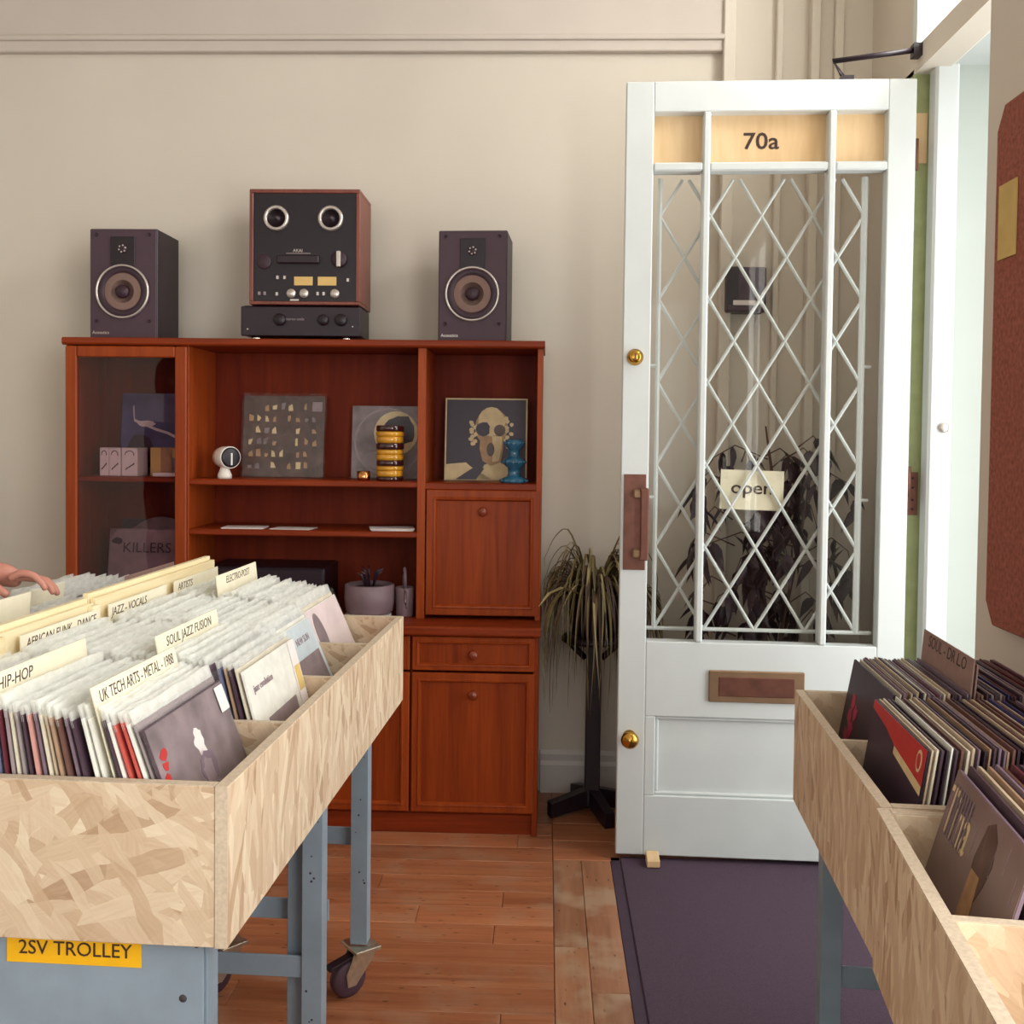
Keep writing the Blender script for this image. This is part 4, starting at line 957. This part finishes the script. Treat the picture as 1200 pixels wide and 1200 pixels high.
# blue steel trolley carrying the left crate
tr_ = thing('steel_trolley', 'blue grey steel trolley with yellow sticker under the left crate', 'trolley', (TX, TY, 0), TA)
fpn = MB().box(-W_ + .02, -.045, .012, .016, .12, ZB - .002).obj('front_sheet', M['blue'], tr_, .0008)
ls = MB().box(-.336, -.136, .0105, .012, ZB - .048, ZB - .006).obj('sticker', M['yellow'], fpn)
text('2SV TROLLEY', .0290, M['ink'], ls, (-.234, .0102, ZB - .026), (1, 0, 0), (0, 0, 1), .98)
MB().lathe([(.006, 0), (.005, .001), (0, .0015)], (-.075, .012, ZB - .09), 'y', 9).obj('paint_chip', M['chip'], fpn)
MB().lathe([(.004, 0), (.003, .002), (0, .0025)], (-.055, .012, ZB - .012), 'y', 9).obj('bolt', M['chip'], fpn)
def angle_leg(x, y, z0, z1, sx=1, sy=1, s=.042, t=.005, name='leg'):
    pts = [(x, y), (x - sx * s, y), (x - sx * s, y + sy * t), (x - sx * t, y + sy * t), (x - sx * t, y + sy * s), (x, y + sy * s)]
    lg = MB().prism(pts, 'z', z0, z1).obj(name, M['blue'], tr_, .0006)
    q = random.Random(int(1000 * y)); 
    for k in range(9):
        z_ = q.uniform(z0 + .05, z1 - .05); xx = x - sx * q.uniform(.006, .036); r_ = q.uniform(.0015, .0035)
        yy = y if sy == 1 else y - .001
        MB().lathe([(r_, 0), (r_ * .7, .0006), (0, .0008)], (xx, yy + .0002 if sy == 1 else y + .0, z_), 'y', 6).obj('paint_chip', M['chip'], lg)
    return lg
XR, XL = -.042, -.43
def caster(x, y, rz):
    c = thing_part('caster', tr_, (x, y, 0), rz)
    return c
def thing_part(name, par, loc, rz):
    o = D.objects.new(name, None); COL.objects.link(o); o.parent = par; o.location = loc; o.rotation_euler = (0, 0, rz); o.empty_display_size = .03
    return o
for (x, y) in ((XR, .020), (XL, .020), (-.66, .02), (-1.03, .02)): angle_leg(x, y, .125, ZB - .002)
for (x, y) in ((XR, .66), (XL, .66), (XR, 1.10), (XL, 1.10), (-.66, 1.10), (-1.03, 1.10)): angle_leg(x, y, .125, ZB - .002)
box('leg', M['blue'], tr_, XR - .085, XR - .045, .70, .74, .125, ZB - .002, .002)
def rail(x0, x1, y0, y1, z0, z1): box('cross_rail', M['blue'], tr_, x0, x1, y0, y1, z0, z1, .001)
for y in (.70, 1.105):
    rail(-1.03, XR - .005, y + .035, y + .040, .36, .405)
    rail(-1.03, XR - .005, y + .035, y + .040, ZB - .05, ZB - .003)
rail(-1.03, XR - .04, .668, .674, .27, .315)
for x in (XR - .01, XL, -1.03): rail(x - .004, x, .06, 1.14, ZB - .045, ZB - .003)
for (x, y, rz) in ((XR - .018, 1.115, -.85), (XL + .03, 1.10, -.7), (-1.01, 1.10, .1), (XR - .02, .04, .3), (-1.01, .04, 0)):
    c = thing_part('caster', tr_, (x, y, 0), rz)
    MB().box(-.042, .042, -.035, .035, .113, .122).obj('top_plate', M['zinc'], c, .001)
    for sx in (-1, 1):
        MB().prism([(-.026, .112), (.032, .112), (.026, .088), (-.024, .030), (-.046, .030), (-.050, .062)], 'x', sx * .019 - .0015, sx * .019 + .0015).obj('fork', M['zinc'], c)
    MB().lathe([(.020, -.016), (.040, -.015), (.045, -.010), (.045, .010), (.040, .015), (.020, .016)], (0, -.036, .045), 'x', 28).obj('wheel', M['rubber'], c)
    MB().prism([(-.088, .088), (-.092, .078), (-.055, .091), (.02, .098), (.0, .108)], 'x', -.014, .014).obj('brake_pedal', M['black'], c, .001)

# ------------------------------------------------------------------ right-hand crates
RZ2 = .870
def right_crate(label, n0, ang, length, divs, wide, rim):
    t = thing('record_crate', label, 'record crate', (n0[0], n0[1], 0), ang)
    zb = rim - .236
    crate_panel(t, 'side_panel', M['osb_y'], 0, BT, 0, length, zb, rim)
    crate_panel(t, 'side_panel', M['osb_y'], wide - BT, wide, 0, length, zb, rim)
    crate_panel(t, 'front_panel', M['osb_x'], BT, wide - BT, 0, BT, zb, rim)
    crate_panel(t, 'back_panel', M['osb_x'], BT, wide - BT, length - BT, length, zb, rim)
    MB().box(BT, wide - BT, BT, length - BT, zb, zb + .012).obj('bottom_board', M['osb_f'], t)
    for y in divs: crate_panel(t, 'bin_divider', M['osb_x'], BT, wide - BT, y, y + .014, zb + .012, rim - .004)
    return t, zb
A1 = -math.atan2(.0445, .697); P1 = (.490, 1.487)
c1, zb1 = right_crate('strand board record crate at right, farther of the two', P1, A1, .697, (.340,), .44, RZ2)
A2 = -math.atan2(.067, .557); P2 = (.480 - .105, 1.480 - .874)
A2 = -math.atan2(.105, .874)
c2, zb2 = right_crate('strand board record crate at right, nearest to the viewer', P2, A2, .872, (.536, .20), .50, RZ2 + .004)
R1, R2 = rmat(*P1, A1), rmat(*P2, A2)
DK = 'charcoal mauve brown maroon mauve cream charcoal black navy brown mauve grey brown black mauve beige maroon charcoal tan'.split()
def C1(label, txt, h): return lambda x, lean: card(label, txt, x, .5165, lean, h=h, m_='kraft', size=.034, rm=R1, zf=zb1 + .013, face=-1)
b1 = pack(R1, zb1 + .013, .5165, .40, .065, .02, .18, 44, "farther bin of the right crate", 'records in the farther bin of the right crate', 51, face=-1, cols=['black', 'cream', 'mauve', 'brown', 'beige', 'charcoal'] + mixcols(60, DK), flaps=False, thr=(.0025, .0038), yj=.004, end='left', cards=(
    (23, C1('grey brown divider card lettered SOUL in the farther bin at right', 'SOUL - DR L.O', .366)), (22, C1('second grey brown divider card just behind the lettered one', None, .356))))
b2 = pack(R1, zb1 + .013, .179, .40, .032, .02, .15, 46, "nearer bin of the farther right crate", 'records in the nearer bin of the right crate', 52, face=-1, cols=['black', 'beige', 'cream', 'charcoal', 'black', 'white', 'charcoal', 'brown', 'cream', 'beige', 'mauve', 'black'] + mixcols(60, DK), flaps=False, thr=(.0025, .0038), yj=.003, end='left')
b3 = pack(R2, zb2 + .013, .702, .36, .028, .02, .28, 20, "nearest right-hand crate's far bin", 'records in the nearest right-hand crate', 53, face=-1, cols=['mauve', 'charcoal', 'beige', 'tan', 'mauve', 'brown'] + mixcols(60, DK), flaps=False, thr=(.004, .006), yj=.0003, end='left')
# covers facing left: on_face at negative x, text runs towards -y
def onl(par, pts, m_, x=0.0, name='print'): return MB().prism(pts, 'x', -x - .0006, -x).obj(name, m_, par)
o = b1[0][0]; o['label'] = 'black record with magenta scrawl, front of the farther bin, right crate'
onl(o, [(-.1502, .0005), (.1502, .0005), (.1502, .3005), (-.1502, .3005)], M['darkprint'], .0007)
for k in range(8): onl(o, blob(.10 - .004 * k + .02 * math.sin(k * 3), .10 + k * .018, .014, .016, 7, .4, k + 100), M['pinkprint'], .0014)
o = b2[0][0]; o['label'] = 'black record with red corner and pale stripe, front of the nearer bin'
onl(o, [(-.1502, .0005), (.1502, .0005), (.1502, .3005), (-.1502, .3005)], M['darkprint'], .0007)
onl(o, [(.150, .286), (.150, .3003), (-.150, .3003), (-.150, .246), (.0, .262), (.06, .276)], M['redprint'], .0014)
onl(o, [(.0, .262), (-.150, .246), (-.150, .232), (.0, .250)], M['creamprint'], .0018)
onl(o, disc_pts(-.125, .277, .012, .017), M['creamprint'], .0020, 'emblem'); onl(o, disc_pts(-.125, .277, .008, .012), M['redprint'], .0024, 'emblem')
o = b3[0][0]; o['label'] = 'grey record with cream striped lettering and a standing figure, nearest right crate'
onl(o, [(-.1502, .0005), (.1502, .0005), (.1502, .3005), (-.1502, .3005)], mat('grey_brown_cover', S(134, 112, 110), .35, var=.18, scale=7), .0007)
tt = text('Tina', .062, M['creamprint'], o, (0, 0, 0), (0, -1, 0), (0, 0, 1), 1.0); tt.location = (-.0016, .092, .245); tt.scale = (1, 1, 1.5)
for k in range(8): onl(o, [(.133 - k * .011, .215), (.130 - k * .011, .215), (.130 - k * .011, .285), (.133 - k * .011, .285)], SM['mauve'], .0024, 'stripe')
for k in range(6): onl(o, [(.06 - k * .038, .285 - .02 * (k % 2)), (.0590 - k * .038, .285 - .02 * (k % 2)), (.0590 - k * .038, .25 - .02 * (k % 2)), (.06 - k * .038, .25 - .02 * (k % 2))], M['greyprint'], .0014, 'stripe')
def up_(p, d=.055): return [(a, max(.002, b + d)) for a, b in p]
onl(o, up_([(-.010, .225), (-.030, .235), (-.050, .22), (-.058, .19), (-.050, .16), (-.030, .12), (-.004, .125), (.002, .18)]), M['brownphoto'], .0014, 'figure')
onl(o, up_([(-.002, .165), (-.034, .165), (-.040, .12), (-.022, .085), (-.000, .09)]), M['tanprint'], .0018, 'figure')
onl(o, up_([(.03, .09), (-.05, .085), (-.072, -.06), (-.058, -.06), (-.05, .04), (.02, .04), (.055, -.06), (.072, -.06)]), M['tanprint'], .0016, 'figure')
onl(o, up_([(.018, .075), (-.03, .07), (-.038, -.06), (.028, -.06)]), M['darkprint'], .0020, 'figure')

t2 = thing('steel_trolley', 'blue grey steel trolley frame under the right-hand crates', 'trolley', (P1[0], P1[1], 0), A1)
for (x, y) in ((.045, .60), (.36, .60), (.045, .02), (.36, .02)):
    MB().prism([(x, y), (x + .042, y), (x + .042, y + .005), (x + .005, y + .005), (x + .005, y + .042), (x, y + .042)], 'z', .006, zb1 - .002).obj('leg', M['blue'], t2, .0006)
for z in (.28, zb1 - .05):
    box('cross_rail', M['blue'], t2, .05, .40, .606, .611, z, z + .045, .001); box('cross_rail', M['blue'], t2, .05, .40, .026, .031, z, z + .045, .001)
    box('side_rail', M['blue'], t2, .397, .401, .06, .60, z, z + .04, .001)
t3 = thing('steel_trolley', 'blue grey steel trolley frame beneath the nearest right crate', 'trolley', (P2[0], P2[1], 0), A2)
for (x, y) in ((.06, .78), (.40, .78), (.06, .04), (.40, .04)):
    MB().prism([(x, y), (x + .042, y), (x + .042, y + .005), (x + .005, y + .005), (x + .005, y + .042), (x, y + .042)], 'z', .0, zb2 - .002).obj('leg', M['blue'], t3, .0006)
for z in (.28, zb2 - .05):
    box('cross_rail', M['blue'], t3, .065, .44, .786, .791, z, z + .045, .001); box('cross_rail', M['blue'], t3, .065, .44, .046, .051, z, z + .045, .001)

# ------------------------------------------------------------------ the person browsing at the left, of whom only a hand is in view
def skin_body(name, pts, edges, rad, m_, parent, sub=2):
    me = D.meshes.new(name); me.from_pydata([tuple(p) for p in pts], edges, [])
    o = D.objects.new(name, me); COL.objects.link(o)
    md = o.modifiers.new('skin', 'SKIN'); md.use_smooth_shade = True
    for i, r_ in enumerate(rad): me.skin_vertices[0].data[i].radius = (r_, r_) if not isinstance(r_, tuple) else r_
    me.skin_vertices[0].data[0].use_root = True
    s_ = o.modifiers.new('sub', 'SUBSURF'); s_.levels = sub; s_.render_levels = sub
    bpy.context.view_layer.update()
    nm = D.meshes.new_from_object(o.evaluated_get(bpy.context.evaluated_depsgraph_get()))
    D.objects.remove(o)
    nm.materials.clear(); nm.materials.append(m_)
    for p in nm.polygons: p.use_smooth = True
    return link(name, nm, parent)
pe = thing('person', 'person at the left edge, only a hand on the records in view', 'person', (-1.915, 2.18, -.0))
# offsets from the person's standing point; they face +x, towards the crate
H_ = [(0, 0, .93), (0, 0, 1.12), (.01, 0, 1.32), (.015, 0, 1.45), (.03, 0, 1.54), (.05, 0, 1.64), (.05, 0, 1.72),
      (.02, -.17, 1.40), (.18, -.20, 1.16), (.46, -.06, 1.12), (.66, -.01, 1.094), (.735, .0, 1.090), (.78, .0, 1.078),
      (.02, .17, 1.40), (.02, .22, 1.14), (.08, .21, .90), (.09, .21, .82),
      (0, -.09, .90), (.01, -.10, .50), (-.01, -.10, .09), (.09, -.10, .03), (0, .09, .90), (.01, .10, .50), (-.01, .10, .09), (.09, .10, .03)]
E_ = [(0, 1), (1, 2), (2, 3), (3, 4), (4, 5), (5, 6), (2, 7), (7, 8), (8, 9), (9, 10), (10, 11), (11, 12), (2, 13), (13, 14), (14, 15), (15, 16), (0, 17), (17, 18), (18, 19), (19, 20), (0, 21), (21, 22), (22, 23), (23, 24)]
RAD = [.13, .125, .14, .06, .062, .09, .07, .055, .045, .040, .028, (.024, .036), (.018, .038), .055, .045, .032, .03, .085, .058, .042, .035, .085, .058, .042, .035]
body = skin_body('body', H_, E_, RAD, M['skin'], pe)
# right hand: palm ends at local (.78,0,1.088); fingers of unequal length curl over the sleeves
for k, (dy, ln, lift, r_) in enumerate(((-.030, .070, .016, .0085), (-.010, .078, .004, .0090), (.011, .074, -.002, .0088), (.030, .060, -.006, .0078))):
    b0 = Vector((.765, dy, 1.082))
    skin_body('finger', [b0, b0 + Vector((.030, dy * .15, lift)), b0 + Vector((.030 + ln * .38, dy * .2, lift - .004)), b0 + Vector((.030 + ln * .68, dy * .2, lift - .022)), b0 + Vector((.030 + ln * .78, dy * .2, lift - .038))],
              [(0, 1), (1, 2), (2, 3), (3, 4)], [r_ * 1.15, r_ * 1.1, r_, r_ * .92, r_ * .75], M['skin'], pe, 1)
b0 = Vector((.715, -.028, 1.082))
skin_body('thumb', [b0, b0 + Vector((.020, -.026, -.006)), b0 + Vector((.048, -.038, -.016)), b0 + Vector((.070, -.038, -.030))], [(0, 1), (1, 2), (2, 3)], [.014, .012, .0105, .008], M['skin'], pe, 1)
cl = mat('dark_jumper', S(60, 50, 74), .9, var=.15, scale=80); jn = mat('blue_jeans', S(62, 70, 104), .9, var=.15, scale=90)
skin_body('jumper', [H_[0], H_[1], H_[2], (.012, 0, 1.44), H_[7], H_[8], H_[9], (.56, -.035, 1.12), H_[13], H_[14], H_[15]], [(0, 1), (1, 2), (2, 3), (2, 4), (4, 5), (5, 6), (6, 7), (2, 8), (8, 9), (9, 10)], [.145, .14, .155, .08, .07, .06, .052, .046, .07, .06, .045], cl, pe)
skin_body('trousers', [(0, 0, .98), (0, 0, .92), H_[17], H_[18], H_[19], H_[21], H_[22], H_[23]], [(0, 1), (1, 2), (2, 3), (3, 4), (1, 5), (5, 6), (6, 7)], [.14, .14, .098, .072, .06, .098, .072, .06], jn, pe)
for s_ in (-1, 1): MB().prism([(-.09, 0), (.16, 0), (.17, .03), (.12, .06), (.02, .10), (-.08, .10)], 'y', s_ * .10 - .045, s_ * .10 + .045).obj('shoe', M['black'], pe, .012)
hr = MB().lathe([(.100, 1.60), (.108, 1.66), (.098, 1.74), (.06, 1.79), (0, 1.80)], (.03, 0, 0), 'z', 24).obj('hair', M['black'], pe)
for s_ in (-1, 1):
    MB().lathe([(.011, 0), (.008, .008), (0, .010)], (.142, s_ * .032, 1.675), 'x', 12).obj('eye', M['whiteprint'], pe)
    MB().lathe([(.02, 0), (.015, .012), (0, .014)], (.04, s_ * .098 + (0 if s_ == -1 else .012), 1.655), 'y', 12).obj('ear', M['skin'], pe)
MB().add([(.135, -.012, 1.64), (.135, .012, 1.64), (.165, 0, 1.638), (.142, 0, 1.685)], [(0, 1, 2), (0, 2, 3), (1, 3, 2), (0, 3, 1)]).obj('nose', M['skin'], pe)
MB().box(.125, .138, -.022, .022, 1.604, 1.612).obj('mouth', SM['red'], pe)
